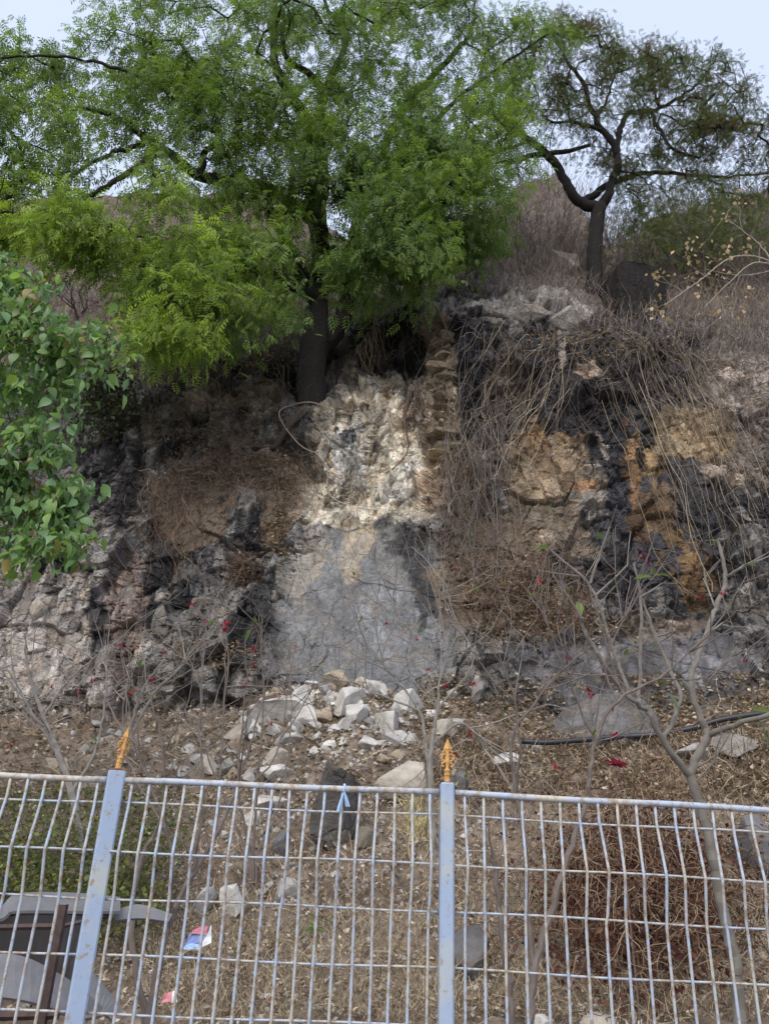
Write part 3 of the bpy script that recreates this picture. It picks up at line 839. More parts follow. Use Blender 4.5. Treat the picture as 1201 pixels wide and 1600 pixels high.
PALE, GREY, TAN, DARK, BUFF = C(0.52, 0.505, 0.47), C(0.34, 0.33, 0.315), C(0.40, 0.33, 0.245), C(0.10, 0.098, 0.10), C(0.43, 0.39, 0.33)
BIG = [  # px, py, w, h, colour, label, depth, tilt
    (430, 1136, 178, 62, PALE, 'big tilted wedge of pale rock, longest in the rubble heap', 0.9, -22),
    (458, 1147, 34, 30, PALE, 'squarish pale block tucked under the big tilted wedge', 0.9, 10),
    (481, 1158, 36, 34, PALE, 'pale angular block leaning right of the wedge in the rubble heap', 0.9, -14),
    (538, 1130, 48, 40, PALE, 'pale rounded block at the middle of the rubble heap', 0.9, 8),
    (557, 1152, 42, 36, PALE, 'pale block with a flat front below the middle of the rubble heap', 0.9, 0),
    (577, 1121, 34, 18, GREY, 'flat grey stone lying near the top of the rubble heap', 0.9, 6),
    (592, 1107, 36, 22, PALE, 'pale slab at the top of the rubble heap', 0.9, 14),
    (563, 1094, 24, 22, BUFF, 'small buff stone topping the rubble heap against the rock slab', 0.9, 30),
    (522, 1110, 34, 28, TAN, 'tan cracked stone at the upper left of the rubble heap', 0.9, -8),
    (503, 1155, 30, 26, TAN, 'rounded tan stone in the middle of the pale rubble', 0.9, 12),
    (604, 1152, 36, 42, PALE, 'upright pale stone on the right flank of the rubble heap', 0.9, -18),
    (636, 1120, 38, 30, PALE, 'pale stone highest on the right of the rubble heap', 0.9, 10),
    (571, 1188, 30, 18, PALE, 'flat pale stone at the toe of the rubble heap', 0.9, -6),
    (614, 1185, 26, 20, GREY, 'grey stone at the right toe of the rubble heap', 0.9, 20),
    (452, 1178, 54, 34, GREY, 'broad grey lump below the big tilted wedge', 0.9, 0),
    (428, 1196, 30, 24, BUFF, 'buff stone left of the dark standing slab', 0.9, 16),
    (436, 1212, 48, 24, PALE, 'flat pale stone just above the fence rail', 0.9, 12),
    (391, 1212, 30, 24, GREY, 'grey stone resting by the fence rail under bare twigs', 0.9, 0),
    (632, 1218, 74, 50, BUFF, 'large pale domed boulder just left of the middle post', 0.9, 0),
    (521, 1245, 80, 165, C(0.135, 0.13, 0.125), 'tall dark standing slab behind the fence', 0.8, 6),
    (420, 1246, 54, 36, PALE, 'pale block behind the rail, left of the dark slab', 0.9, 8),
    (391, 1277, 34, 38, PALE, 'pale upright block low behind the mesh', 0.9, -6),
    (566, 1316, 46, 44, C(0.17, 0.155, 0.12), 'olive-grey boulder low behind the mesh, right of the dark slab', 0.9, 0),
    (437, 1314, 36, 56, C(0.13, 0.13, 0.135), 'slate-grey upright stone low behind the mesh', 0.8, -8),
    (317, 1412, 36, 52, GREY, 'grey upright stone above the blue packet', 0.8, 10),
    (356, 1410, 50, 52, PALE, 'pale cube-like stone beside the blue packet', 0.9, 4),
    (446, 1395, 66, 40, GREY, 'broad grey stone in the dry grass behind the mesh', 0.9, 0),
    (412, 1378, 22, 34, GREY, 'narrow grey stone leaning on the broad one', 0.8, 16),
    (300, 1492, 28, 16, GREY, 'low flat grey stone under the blue packet', 0.9, 0),
    (840, 1158, 38, 22, PALE, 'flat white stone at the end of the black hose', 0.9, 0),
    (796, 1192, 54, 34, PALE, 'white stone behind bare stems, right of the middle post', 0.9, -10),
    (738, 1485, 84, 96, C(0.12, 0.118, 0.118), 'dark grey boulder right of the middle post', 0.9, 0),
    (942, 1594, 66, 28, BUFF, 'pale stone at the bottom of the frame behind the mesh', 0.9, 0),
    (846, 1592, 40, 26, PALE, 'small white stone at the bottom of the frame beside thin stems', 0.9, 0),
    (1180, 1325, 70, 104, C(0.15, 0.148, 0.15), 'tall grey boulder at the right edge behind the mesh', 0.9, 0),
    (1088, 1184, 62, 36, GREY, 'grey boulder beside the frangipani fork', 0.9, 0),
    (1165, 1162, 84, 40, C(0.25, 0.23, 0.21), 'wide low boulder under the hose at the right edge', 0.9, 0),
    (718, 1222, 28, 42, C(0.14, 0.14, 0.145), 'dark upright stone beside the middle finial', 0.8, 0),
    (745, 1080, 34, 50, C(0.24, 0.235, 0.22), 'grey stone standing at the cliff foot right of the slab', 0.8, -10),
    (708, 1078, 36, 24, PALE, 'white stone at the cliff foot beside a standing grey stone', 0.9, 24),
    (712, 1136, 40, 26, GREY, 'grey stone on the slope above the middle finial', 0.9, 0),
    (684, 1150, 52, 30, BUFF, 'buff stone on the slope left of the middle finial', 0.9, 0),
    (295, 1168, 28, 22, PALE, 'small pale stone on the slope right of the ochre finial', 0.9, 0),
    (288, 1198, 34, 22, GREY, 'grey stone showing just above the rail right of the ochre finial', 0.9, 0),
    (322, 1188, 46, 34, BUFF, 'buff stone left of the rubble, just above the rail', 0.9, 10),
    (352, 1192, 36, 28, GREY, 'grey stone left of the rubble under bare twigs', 0.9, -10),
    (80, 1196, 60, 30, TAN, 'tan slab on the slope left of the leaning post', 0.9, 12),
    (365, 1158, 40, 26, BUFF, 'buff stone at the left tip of the tilted wedge', 0.9, -12),
]
for k, (px, py, w, h, col, lab, dp, tl) in enumerate(BIG):
    small = w * h < 1700
    k_ = 1.35 if py < 1225 and 370 < px < 660 and k else 1.0
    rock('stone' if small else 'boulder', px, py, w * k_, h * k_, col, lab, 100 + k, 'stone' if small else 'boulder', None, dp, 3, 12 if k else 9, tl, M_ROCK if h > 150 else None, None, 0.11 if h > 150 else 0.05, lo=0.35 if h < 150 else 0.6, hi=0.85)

# smooth grey masses at the foot of the right-hand wall, half bedded in the slope
for px, py, w, h, col, lab, sd in [
        (955, 1100, 170, 130, C(0.17, 0.168, 0.166), 'big grey sloping boulder behind the black hose', 42)]:
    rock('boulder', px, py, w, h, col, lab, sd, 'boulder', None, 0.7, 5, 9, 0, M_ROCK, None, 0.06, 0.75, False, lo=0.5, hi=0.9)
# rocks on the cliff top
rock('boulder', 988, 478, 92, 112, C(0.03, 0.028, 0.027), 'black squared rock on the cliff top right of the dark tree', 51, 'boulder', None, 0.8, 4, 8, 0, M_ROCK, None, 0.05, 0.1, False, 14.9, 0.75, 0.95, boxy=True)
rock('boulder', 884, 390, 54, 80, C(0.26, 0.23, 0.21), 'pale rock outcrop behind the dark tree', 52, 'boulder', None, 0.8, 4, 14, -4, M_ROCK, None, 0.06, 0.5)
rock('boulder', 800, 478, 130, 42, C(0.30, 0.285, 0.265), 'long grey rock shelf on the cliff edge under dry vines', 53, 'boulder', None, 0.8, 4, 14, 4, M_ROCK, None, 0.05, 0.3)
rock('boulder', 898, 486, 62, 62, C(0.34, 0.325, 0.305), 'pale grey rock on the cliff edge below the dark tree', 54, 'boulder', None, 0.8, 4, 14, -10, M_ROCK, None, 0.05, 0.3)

# small loose stones one can still count, alike among themselves
protos = []
for k in range(6):
    V, F = rock_shape(300 + k, 2, 9, 0.03, 0.35, 0.75)
    for c_, nm in ((PALE, 'p'), (GREY, 'g'), (TAN, 't')):
        protos.append(mesh_np('small_stone', V, None, c_ * (0.78 + 0.07 * k) * (1 + 0.3 * fbm(V * 1.5 + k, 3, k)[:, None]), M_STONE, False, F))
def small_stone(px, py, wpx, label, group, pick):
    b, n = on(px, py, True)
    s = float(np.dot(b - EYE, FWD)) / FPX * wpx / 2
    o = link('small_stone', protos[pick])
    o.location = [float(b[0]), float(b[1]), float(b[2] + s * 0.22)]
    o.scale = (s, s * random.uniform(0.7, 1.1), s * random.uniform(0.5, 0.85))
    o.rotation_euler = (random.uniform(-.5, .5), random.uniform(-.5, .5), random.uniform(0, 6.3))
    return tag(o, label, 'stone', group)
for k in range(170):
    u = random.gauss(0, 1); px = 525 + 78 * u
    py = random.uniform(1092, 1205) + 0.12 * abs(px - 540)
    if not 330 < px < 700: continue
    small_stone(px, py, random.choice([9, 12, 15, 19, 24, 30, 38]) * random.uniform(.85, 1.15), 'small broken stone filling the rubble heap at the cliff foot', 'small stones of the rubble heap', random.choice([0, 0, 3, 3, 6, 9, 9, 12, 12, 15, 15, 1, 4, 7, 2, 5]))
for k in range(46):
    px, py = random.uniform(60, 400), random.uniform(1120, 1205)
    small_stone(px, py, random.uniform(8, 24), 'small stone scattered on the littered slope left of the rubble heap', 'small stones on the left slope', random.choice([0, 1, 3, 4, 7, 10, 13, 2, 8]))
for k in range(34):
    px, py = random.uniform(680, 1190), random.uniform(1130, 1235)
    small_stone(px, py, random.uniform(6, 15), 'small stone in brown leaves right of the middle post', 'small stones on the right slope', random.choice([1, 4, 7, 10, 13, 16, 2]))
for k in range(60):
    px, py = random.uniform(280, 700), random.uniform(1260, 1590)
    small_stone(px, py, random.uniform(7, 20), 'small stone lying low behind the wire mesh', 'small stones behind the mesh', random.choice([1, 4, 7, 10, 0, 16, 2]))

# ---- pieces of the cliff that stand proud of it
for k in range(15):                                    # the stacked thin layers beside the black wall
    t = k / 14
    py = 516 + t * 205; px = 690 + 5 * math.sin(t * 7) + (26 * max(0, t - 0.55))
    b = on(px, py)
    V, F = rock_shape(400 + k, 3, 10, 0.07, 0.4, 0.9)
    V = V * np.array([random.uniform(0.2, 0.40), 0.34, random.uniform(0.06, 0.15)])
    V = V @ rot_xyz(random.uniform(-.25, .25), random.uniform(-.35, .25), random.uniform(-.6, .6)).T
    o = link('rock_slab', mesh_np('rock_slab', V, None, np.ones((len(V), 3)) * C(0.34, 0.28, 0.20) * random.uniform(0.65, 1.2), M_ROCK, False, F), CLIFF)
    o.location = [float(b[0] + random.uniform(-.12, .12)), float(b[1] + random.uniform(.02, .16)), float(b[2])]
BLK = [(330, 1062, 60, 54, 0.24), (385, 1066, 48, 40, 0.30), (360, 588, 40, 26, 0.03), (420, 592, 44, 30, 0.035), (395, 640, 40, 26, 0.20), (450, 655, 34, 24, 0.10), (280, 640, 40, 30, 0.13), (265, 680, 44, 30, 0.10), (330, 672, 50, 22, 0.16), (318, 622, 44, 34, 0.26), (345, 645, 36, 26, 0.28), (410, 622, 34, 26, 0.26), (295, 605, 30, 24, 0.30), (376, 600, 22, 30, 0.12), (440, 610, 26, 40, 0.07),
       (352, 812, 26, 40, 0.30), (372, 842, 28, 44, 0.20), (395, 805, 22, 34, 0.14), (410, 870, 28, 40, 0.28), (345, 870, 30, 28, 0.10), (300, 905, 34, 44, 0.12),
       (320, 960, 44, 40, 0.24), (262, 985, 30, 60, 0.20), (352, 940, 30, 36, 0.10), (390, 930, 28, 30, 0.16), (235, 1000, 40, 30, 0.24), (300, 1020, 46, 40, 0.20),
       (495, 680, 22, 40, 0.34), (480, 700, 20, 44, 0.26), (510, 668, 26, 22, 0.42), (500, 740, 24, 44, 0.24), (525, 640, 20, 16, 0.4),
       (640, 545, 40, 60, 0.05), (600, 560, 40, 50, 0.045), (570, 575, 34, 34, 0.05),
       (1150, 580, 60, 36, 0.34), (1130, 620, 44, 44, 0.30), (1060, 660, 60, 24, 0.36), (1110, 735, 50, 18, 0.36), (1170, 690, 60, 30, 0.22), (1160, 760, 60, 30, 0.14),
       (930, 770, 40, 20, 0.26), (925, 742, 38, 14, 0.34), (950, 800, 36, 26, 0.12), (870, 600, 40, 30, 0.07), (930, 575, 30, 24, 0.36), (1000, 660, 50, 30, 0.08),
       (60, 960, 50, 70, 0.34), (110, 1000, 44, 60, 0.32), (40, 1050, 60, 40, 0.38), (160, 1040, 40, 60, 0.26), (205, 930, 46, 36, 0.22), (180, 1085, 50, 30, 0.26), (90, 1085, 50, 34, 0.3),
       (730, 470, 50, 24, 0.26), (850, 470, 60, 30, 0.28), (760, 505, 46, 26, 0.18), (820, 515, 40, 26, 0.10)]
for k, (px, py, w, h, g) in enumerate(BLK):
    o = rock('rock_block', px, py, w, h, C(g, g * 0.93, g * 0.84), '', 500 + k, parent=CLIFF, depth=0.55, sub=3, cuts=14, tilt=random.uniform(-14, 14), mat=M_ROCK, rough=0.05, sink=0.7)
    o.location.y += 0.10

# ------------------------------------------------------------------ fence
FY = 3.0
xl = float(at(183, 1206, FY)[0]); xm = float(at(698, 1232, FY)[0])
SP = xm - xl
def rail_z(x):
    return float(np.interp(x, [xl - SP, xl, xm, xm + SP + 0.10], [at(0, 1207, FY)[2] - 0.012, at(183, 1219, FY)[2], at(698, 1239, FY)[2], at(1205, 1267, FY)[2]]))
FENCE = thing('metal_fence', 'pale blue rusty welded wire mesh fence with ochre spear finials on its posts', 'fence', (xm, FY, 0))
post_x = [xl - SP, xl, xm, xm + SP + 0.10]
ROWS = [0.078, 0.240, 0.390, 0.562, 0.730, 0.90, 1.07, 1.24, 1.41]        # below the rail
for i, x in enumerate(post_x):
    top = rail_z(x) + 0.035
    m = MB()
    rz = {1: 0.35, 2: 0.04}.get(i, 0.2)
    R3 = np.array(Matrix.Rotation(rz, 3, 'Z'))
    w = 0.062 if i == 1 else 0.05
    m.box((x, FY, top / 2 - 0.05), (w, w, top + 0.1), R3, bev=0.006)
    po = m.build('post', M_PAINT, FENCE)
    MB().box((x, FY, top + 0.0015), (w * 0.97, w * 0.97, 0.006), R3).build('post_cap', surf_mat('rusty_cap', (0.26, 0.13, 0.07), 0.8, 0.3, 30), po, origin=np.array(FENCE.location)) if i == 1 else None
    # ochre spear finial with scrolls, cast flat: built in the x-z plane
    g = MB()
    g.lathe((0, 0, 0), [(0.0005, 0.0), (0.0105, 0.0), (0.0105, 0.02), (0.0125, 0.022), (0.0125, 0.027), (0.0098, 0.029), (0.0098, 0.036), (0.0118, 0.038), (0.0118, 0.043), (0.006, 0.047), (0.0058, 0.06)], 14)
    g.tube([(0, 0, 0.05), (0, 0, 0.075), (0, 0, 0.10), (0, 0, 0.125)], [0.0058, 0.0085, 0.0062, 0.008], 10)
    for s in (-1, 1):
        g.tube(smoothline([(0, 0, .071), (s * .010, 0, .070), (s * .018, 0, .065), (s * .0205, 0, .058), (s * .016, 0, .0535), (s * .0125, 0, .057)], 0.003), 0.0034, 8)
        g.tube(smoothline([(0, 0, .073), (s * .010, 0, .0735), (s * .019, 0, .078), (s * .0255, 0, .087), (s * .0245, 0, .0945), (s * .018, 0, .0925), (s * .0195, 0, .086)], 0.003), 0.0034, 8)
        g.tube(smoothline([(0, 0, .112), (s * .009, 0, .112), (s * .0165, 0, .107), (s * .0175, 0, .099), (s * .012, 0, .0965), (s * .010, 0, .101)], 0.003), 0.0032, 8)
    sp = np.array([(-.0165, 0, .117), (0, -.010, .117), (.0165, 0, .117), (0, .010, .117), (-.011, 0, .112), (0, -.006, .112), (.011, 0, .112), (0, .006, .112), (0, 0, .158)])
    g.add(sp, [(0, 1, 5, 4), (1, 2, 6, 5), (2, 3, 7, 6), (3, 0, 4, 7)], [(0, 8, 1), (1, 8, 2), (2, 8, 3), (3, 8, 0), (4, 5, 6), (4, 6, 7)])
    fo = g.build('finial', M_GOLD, po, origin=np.zeros(3))
    fo.location = (x - FENCE.location.x, 0, top + 0.003)
    fo.rotation_euler = (0.0, 0.12 if i == 1 else 0.015, {1: 1.0, 2: 0.05}.get(i, 0.3))
    fo.scale = (1.0, 1.0, 1.0)
for i in range(3):
    xa, xb = post_x[i] + 0.03, post_x[i + 1] - 0.03
    za, zb = rail_z(post_x[i]), rail_z(post_x[i + 1])
    zz = lambda x: za + (zb - za) * (x - post_x[i]) / (post_x[i + 1] - post_x[i])
    xs = np.linspace(xa, xb, 9)
    MB().tube([(x, FY + 0.004 * math.sin(x * 9), zz(x) + 0.002 * math.sin(x * 7)) for x in xs], 0.0115, 10).build('top_rail', M_WIRE, FENCE, smooth=True)
    n = 18
    for r, dz in enumerate(ROWS):
        yb = FY - (0.036 if r == 1 else 0.0)
        MB().tube([(x, yb + 0.0095 + 0.004 * math.sin(x * 5 + r), zz(x) - dz + 0.003 * math.sin(x * 6 + r * 2)) for x in np.linspace(xa, xb, 14)], 0.0043, 6).build('horizontal_wire', M_WIRE, FENCE, smooth=True)
    for k in range(n):
        x = xa + (xb - xa) * (k + 0.5) / n
        z = zz(x)
        j = random.uniform(-1, 1)
        b = random.gauss(0, 0.005)
        p = [(x, FY, z - 0.008), (x, FY, z - ROWS[0] + .01), (x + b * .3, FY - 0.004, z - ROWS[0] - 0.02), (x + b, FY - 0.033, z - ROWS[1] + 0.015), (x + b, FY - 0.0365, z - ROWS[1]), (x + b, FY - 0.033, z - ROWS[1] - 0.015),
             (x + b * .5, FY - 0.003, z - ROWS[2] + 0.015), (x, FY, z - ROWS[2] - 0.01), (x + 0.003 * j, FY + 0.004 * j, z - 0.65), (x, FY, z - 1.0), (x, FY, z - 1.45)]
        MB().tube(p, 0.0053, 7).build('vertical_wire', M_WIRE, FENCE, smooth=True)

# ribbon knotted on the rail
px_, py_ = 538, 1236
rb = at(px_, py_, FY); rz_ = rail_z(rb[0])
RIB = thing('ribbon', 'light blue cloth strip knotted on the top rail left of the middle post', 'ribbon', (rb[0], FY - 0.012, rz_))
M_RIB = surf_mat('blue_cloth', (0.38, 0.55, 0.78), 0.8, 0.15, 30, 0.3, 80, bdist=0.004)
g = MB(); a = np.linspace(0, 2 * math.pi, 13)
g.tube([(rb[0] + 0.002 * math.sin(3 * t), FY + 0.0145 * math.cos(t), rz_ + 0.0145 * math.sin(t)) for t in a], 0.0045, 6, cap=False)
g.build('knot', M_RIB, RIB)
for s, l in ((-1, 0.066), (1, 0.05)):
    V, F = [], []
    for k in range(7):
        t = k / 6
        c = np.array([rb[0] + s * 0.016 * t ** 0.8, FY - 0.016 - 0.006 * math.sin(t * 3), rz_ - 0.012 - l * t])
        wd = 0.003 + 0.006 * t
        V += [c + (-wd, 0.002, 0), c + (0, -0.004, 0.0), c + (wd, 0.003, 0)]
    for k in range(6): F += [(3 * k, 3 * k + 1, 3 * k + 4, 3 * k + 3), (3 * k + 1, 3 * k + 2, 3 * k + 5, 3 * k + 4)]
    MB().add(V, F).build('ribbon_tail', M_RIB, RIB)

# ------------------------------------------------------------------ trees
def limb_pts(ctrl, step=0.22, wob=0.02):
    """ctrl rows: photo column, photo row, metres ahead, radius"""
    c = np.array(ctrl, float)
    P = np.hstack([at(c[:, 0], c[:, 1], c[:, 2]), c[:, 3:4]])
    L = smoothline(P, step)
    if wob: L[1:-1, :3] += RNG.normal(size=(len(L) - 2, 3)) * wob
    return L


class Skeleton:
    def __init__(s): s.P, s.par, s.fix = [], [], []
    def limb(s, ctrl, join=None, step=0.22, wob=0.02):
        L = limb_pts(ctrl, step, wob)
        if join is not None:
            k = int(np.argmin(np.linalg.norm(np.array(s.P) - L[0, :3], axis=1)))
        else: k = -1
        for p in L:
            s.P.append(p[:3]); s.par.append(k); s.fix.append(p[3]); k = len(s.P) - 1
        return L
    def reach(s, A, step=0.35, jit=0.09, sag=0.0):
        """grow twigs to the points A, always from the closest wood"""
        A = np.asarray(A)
        P = np.array(s.P)
        D = np.full(len(A), 1e9); near = np.zeros(len(A), int)
        for i in range(0, len(P)):
            d = np.linalg.norm(A - P[i], axis=1); m = d < D; D[m] = d[m]; near[m] = i
        left = np.ones(len(A), bool)
        tips = np.zeros(len(A), int)
        for _ in range(len(A)):
            k = int(np.argmin(np.where(left, D, 1e9))); left[k] = False
            a, b = s.P[near[k]], A[k]
            n = max(1, int(D[k] / step))
            prev = near[k]
            side = RNG.normal(size=3) * jit * D[k]
            for t in np.arange(1, n + 1) / n:
                p = a * (1 - t) + b * t + side * math.sin(math.pi * t) + (RNG.normal(size=3) * jit * 0.4 if t < 1 else 0) + np.array([0, 0, sag * math.sin(math.pi * t) * D[k]])
                s.P.append(p); s.par.append(prev); s.fix.append(0.0); prev = len(s.P) - 1
                d = np.linalg.norm(A - p, axis=1); m = left & (d < D); D[m] = d[m]; near[m] = prev
            tips[k] = prev
        return tips
    def mesh(s, mb, r0=0.006, power=0.5, tint=(0.06, 0.05, 0.045), rmax=0.05, big=10, small=4):
        n = len(s.P); P = np.array(s.P); par = np.array(s.par)
        cnt = np.zeros(n); child = [[] for _ in range(n)]
        for i in range(n):
            if par[i] >= 0: child[par[i]].append(i)
        leafy = [len(c) == 0 for c in child]
        for i in range(n - 1, -1, -1):
            if leafy[i]: cnt[i] += 1
            if par[i] >= 0: cnt[par[i]] += cnt[i]
        R = np.where(np.array(s.fix) > 0, s.fix, np.minimum(r0 * cnt ** power, rmax))
        done = np.zeros(n, bool)
        tint = np.asarray(tint)
        for i in range(n):
            if done[i]: continue
            ch = [par[i], i] if par[i] >= 0 else [i]
            done[i] = True; k = i
            while True:
                nx = [c for c in child[k] if not done[c] and (s.fix[c] > 0) == (s.fix[k] > 0)]
                if not nx: break
                # follow the child that was grown right after, else the thickest
                k = k + 1 if (k + 1) in nx else max(nx, key=lambda c: R[c])
                done[k] = True; ch.append(k)
            if len(ch) < 2: continue
            rr = R[ch].copy(); rr[0] = min(rr[0], rr[1] * 1.3)
            mb.tube(P[ch], rr, 30 if rr.max() > 0.2 else (big if rr.max() > 0.05 else (6 if rr.max() > 0.02 else small)), tint * random.uniform(0.85, 1.15), cap=rr.max() > 0.03, ridge=0.16 if rr.max() > 0.2 else (0.08 if rr.max() > 0.05 else 0))
        return R


def in_ellipsoids(E, n, hollow=0.0, clump=0):
    """points in ellipsoids given by photo column/row, metres ahead, half sizes in photo pixels and metres, weight"""
    w = np.array([e[3] * e[4] * e[6] for e in E], float); w /= w.sum()
    k = RNG.choice(len(E), n, p=w)
    E = np.array(E, float)[k]
    v = rvec(n) * (hollow + (1 - hollow) * RNG.random((n, 1)) ** (1 / 3))
    if clump:                                   # gather the sprays into uneven bunches with gaps between
        o_ = np.lexsort((v[:, 0], k)); k, E, v = k[o_], E[o_], v[o_]
        for a in range(0, n, clump):
            b = min(n, a + clump); m = k[a:b] == k[a]
            c = v[a].copy(); s_ = RNG.uniform(.2, .42)
            v[a:b][m] = c + RNG.normal(size=(int(m.sum()), 3)) * s_ * np.array([1, 1, .8])
    return at(E[:, 0] + v[:, 0] * E[:, 3], E[:, 1] + v[:, 2] * E[:, 4], E[:, 2] + v[:, 1] * E[:, 5]), k


# ---- template leaves
def pinnate(pairs, L, ll, lw, ang, droop):
    V, F = [], []
    def leaflet(b, d, l, w):
        d = d / np.linalg.norm(d); sd = np.cross(d, (0, 0, 1.0)); sd /= np.linalg.norm(sd) + 1e-9
        k = len(V)
        V.extend([b, b + d * l * 0.4 + sd * w / 2 + (0, 0, -0.004), b + d * l + np.array([0, 0, -droop * l]), b + d * l * 0.4 - sd * w / 2 + (0, 0, -0.004)])
        F.append((k, k + 1, k + 2, k + 3))
    for i in range(pairs):
        t = (i + 0.6) / (pairs + 0.4)
        b = np.array([L * t, 0, -0.22 * L * t * t])
        for s in (-1, 1):
            leaflet(b, np.array([math.cos(ang), s * math.sin(ang), -0.25]), ll * (0.75 + 0.4 * math.sin(math.pi * t)), lw)
    leaflet(np.array([L, 0, -0.22 * L]), np.array([1.0, 0, -0.5]), ll, lw)
    return np.array(V), np.array(F)


# ---- the big green tree on the ledge
NT = at(484, 655, 13.9); NT[2] = float(on(484, 652)[2]) - 0.25
NEEM = thing('green_tree', 'large green feathery-leaved tree with a thick furrowed trunk growing on the cliff ledge', 'tree', NT)
sk = Skeleton()
sk.limb([(478, 705, 14.5, .36), (482, 668, 14.15, .33), (485, 640, 14.0, .285), (487, 600, 14.0, .26), (490, 560, 14.0, .265), (492, 540, 14.0, .31), (494, 515, 14.0, .26), (495, 480, 14.1, .22), (498, 440, 14.2, .21), (500, 385, 14.2, .19),
         (494, 330, 14.2, .23), (501, 280, 14.2, .20), (496, 225, 14.1, .17), (478, 185, 14.0, .15), (455, 150, 13.9, .12), (430, 100, 13.8, .10), (428, 40, 13.7, .08), (432, -40, 13.6, .05)], wob=0.015)
J = True
sk.limb([(490, 545, 14.0, .22), (520, 525, 14.1, .19), (540, 475, 14.3, .17), (547, 405, 14.5, .15), (562, 335, 14.7, .13), (592, 255, 14.9, .11), (625, 180, 15.0, .09), (700, 92, 15.1, .07), (736, 48, 15.1, .05), (742, 0, 15.1, .035)], J)
sk.limb([(480, 440, 14.1, .17), (455, 400, 13.7, .14), (436, 350, 13.4, .11), (415, 320, 13.1, .08), (370, 300, 12.8, .05)], J)
sk.limb([(496, 345, 14.2, .18), (440, 305, 13.7, .15), (365, 285, 13.2, .13), (312, 274, 12.9, .11), (260, 235, 12.7, .085), (222, 210, 12.6, .07), (176, 179, 12.5, .055), (122, 166, 12.4, .035)], J)
sk.limb([(235, 220, 12.7, .06), (190, 236, 12.4, .05), (150, 252, 12.2, .04), (118, 272, 12.0, .025)], J)
sk.limb([(312, 274, 12.9, .09), (322, 235, 12.8, .07), (345, 215, 12.8, .055), (330, 160, 12.7, .04), (300, 90, 12.6, .03)], J)
sk.limb([(498, 205, 14.1, .13), (505, 148, 14.0, .10), (483, 116, 13.9, .085), (447, 90, 13.7, .07), (440, 40, 13.6, .05)], J)
sk.limb([(505, 148, 14.0, .10), (520, 112, 14.2, .085), (540, 60, 14.4, .07), (508, 0, 14.5, .05), (500, -60, 14.5, .03)], J)
sk.limb([(562, 335, 14.7, .10), (620, 300, 14.3, .085), (690, 275, 14.0, .065), (770, 240, 13.8, .045), (825, 222, 13.7, .025)], J)
sk.limb([(592, 255, 14.9, .09), (650, 215, 14.4, .07), (720, 150, 14.0, .05), (800, 90, 13.8, .035), (860, 50, 13.7, .02)], J)
sk.limb([(495, 470, 14.1, .14), (430, 430, 12.9, .10), (360, 420, 12.1, .07), (290, 440, 11.6, .045), (240, 470, 11.4, .025)], J)
sk.limb([(500, 420, 14.2, .13), (560, 400, 13.2, .09), (620, 390, 12.7, .06), (690, 360, 12.5, .035)], J)
sk.limb([(250, 235, 12.7, .07), (150, 300, 11.8, .05), (60, 330, 11.4, .03), (-40, 330, 11.2, .02)], J)
sk.limb([(345, 215, 12.8, .06), (240, 130, 12.2, .045), (120, 90, 11.9, .03), (0, 90, 11.8, .02)], J)
EN = [(60, 130, 12.4, 100, 70, 1.3, .75), (190, 110, 12.6, 110, 75, 1.4, .95), (320, 70, 13.0, 110, 80, 1.6, 1.0), (50, 230, 12.0, 95, 70, 1.3, .8), (50, 335, 11.6, 85, 60, 1.1, 1.15), (150, 320, 11.8, 70, 50, 1.0, .9), (-90, 210, 11.8, 90, 130, 1.3, .8),
      (300, 180, 12.6, 100, 80, 1.4, 1.0), (265, 310, 12.2, 70, 60, 1.2, 1.0), (330, 405, 12.2, 105, 80, 1.5, 1.25), (245, 450, 11.8, 50, 75, 1.0, 1.2), (262, 520, 11.6, 70, 30, .9, 1.3), (400, 340, 12.6, 70, 70, 1.0, .9), (365, 470, 11.8, 70, 40, .8, 1.1),
      (420, 250, 13.0, 75, 70, 1.2, .8), (410, 120, 13.2, 90, 80, 1.5, .8), (560, 50, 14.2, 120, 80, 1.8, 1.0), (590, 150, 13.6, 90, 80, 1.6, 1.1), (640, 240, 13.2, 100, 75, 1.4, 1.7), (610, 320, 12.9, 90, 70, 1.2, 1.7), (600, 410, 12.6, 62, 55, .9, 1.5),
      (700, 320, 13.0, 95, 75, 1.2, 1.7), (760, 240, 13.5, 70, 75, 1.2, 1.5), (730, 110, 14.2, 100, 85, 1.7, .95), (850, 40, 14.0, 75, 45, 1.0, 1.0), (800, 150, 14.0, 45, 60, .9, .8), (660, 20, 14.6, 110, 60, 1.6, .9), (540, 440, 14.6, 60, 60, .9, .7),
      (440, 10, 13.6, 110, 60, 1.6, .9), (230, 0, 12.8, 100, 40, 1.2, .9), (450, -110, 14.0, 330, 90, 2.6, .55), (700, 400, 12.9, 50, 40, .7, .9), (520, 250, 12.6, 60, 100, .9, .55), (570, 490, 15.2, 50, 40, .6, .6), (100, 400, 11.4, 60, 26, .7, .7), (330, 520, 12.6, 50, 20, .5, .8), (440, 450, 13.0, 36, 46, .5, .9), (590, 455, 13.2, 46, 34, .6, 1.0), (650, 430, 12.8, 30, 30, .5, .8), (170, 240, 12.2, 80, 60, 1.0, .8), (20, 170, 11.8, 70, 60, 1.0, .7), (190, 380, 11.6, 50, 40, .7, .9), (400, 430, 12.2, 60, 60, .8, 1.0), (640, 370, 12.4, 80, 50, .8, 1.0), (500, 320, 12.6, 60, 90, .7, .8), (480, 170, 12.8, 90, 80, .9, .9), (330, 120, 12.2, 80, 80, .8, .7), (300, 480, 11.6, 90, 40, .8, 1.1)]
A, ke = in_ellipsoids(EN, 1900, 0.3, 9)
tips = sk.reach(A)
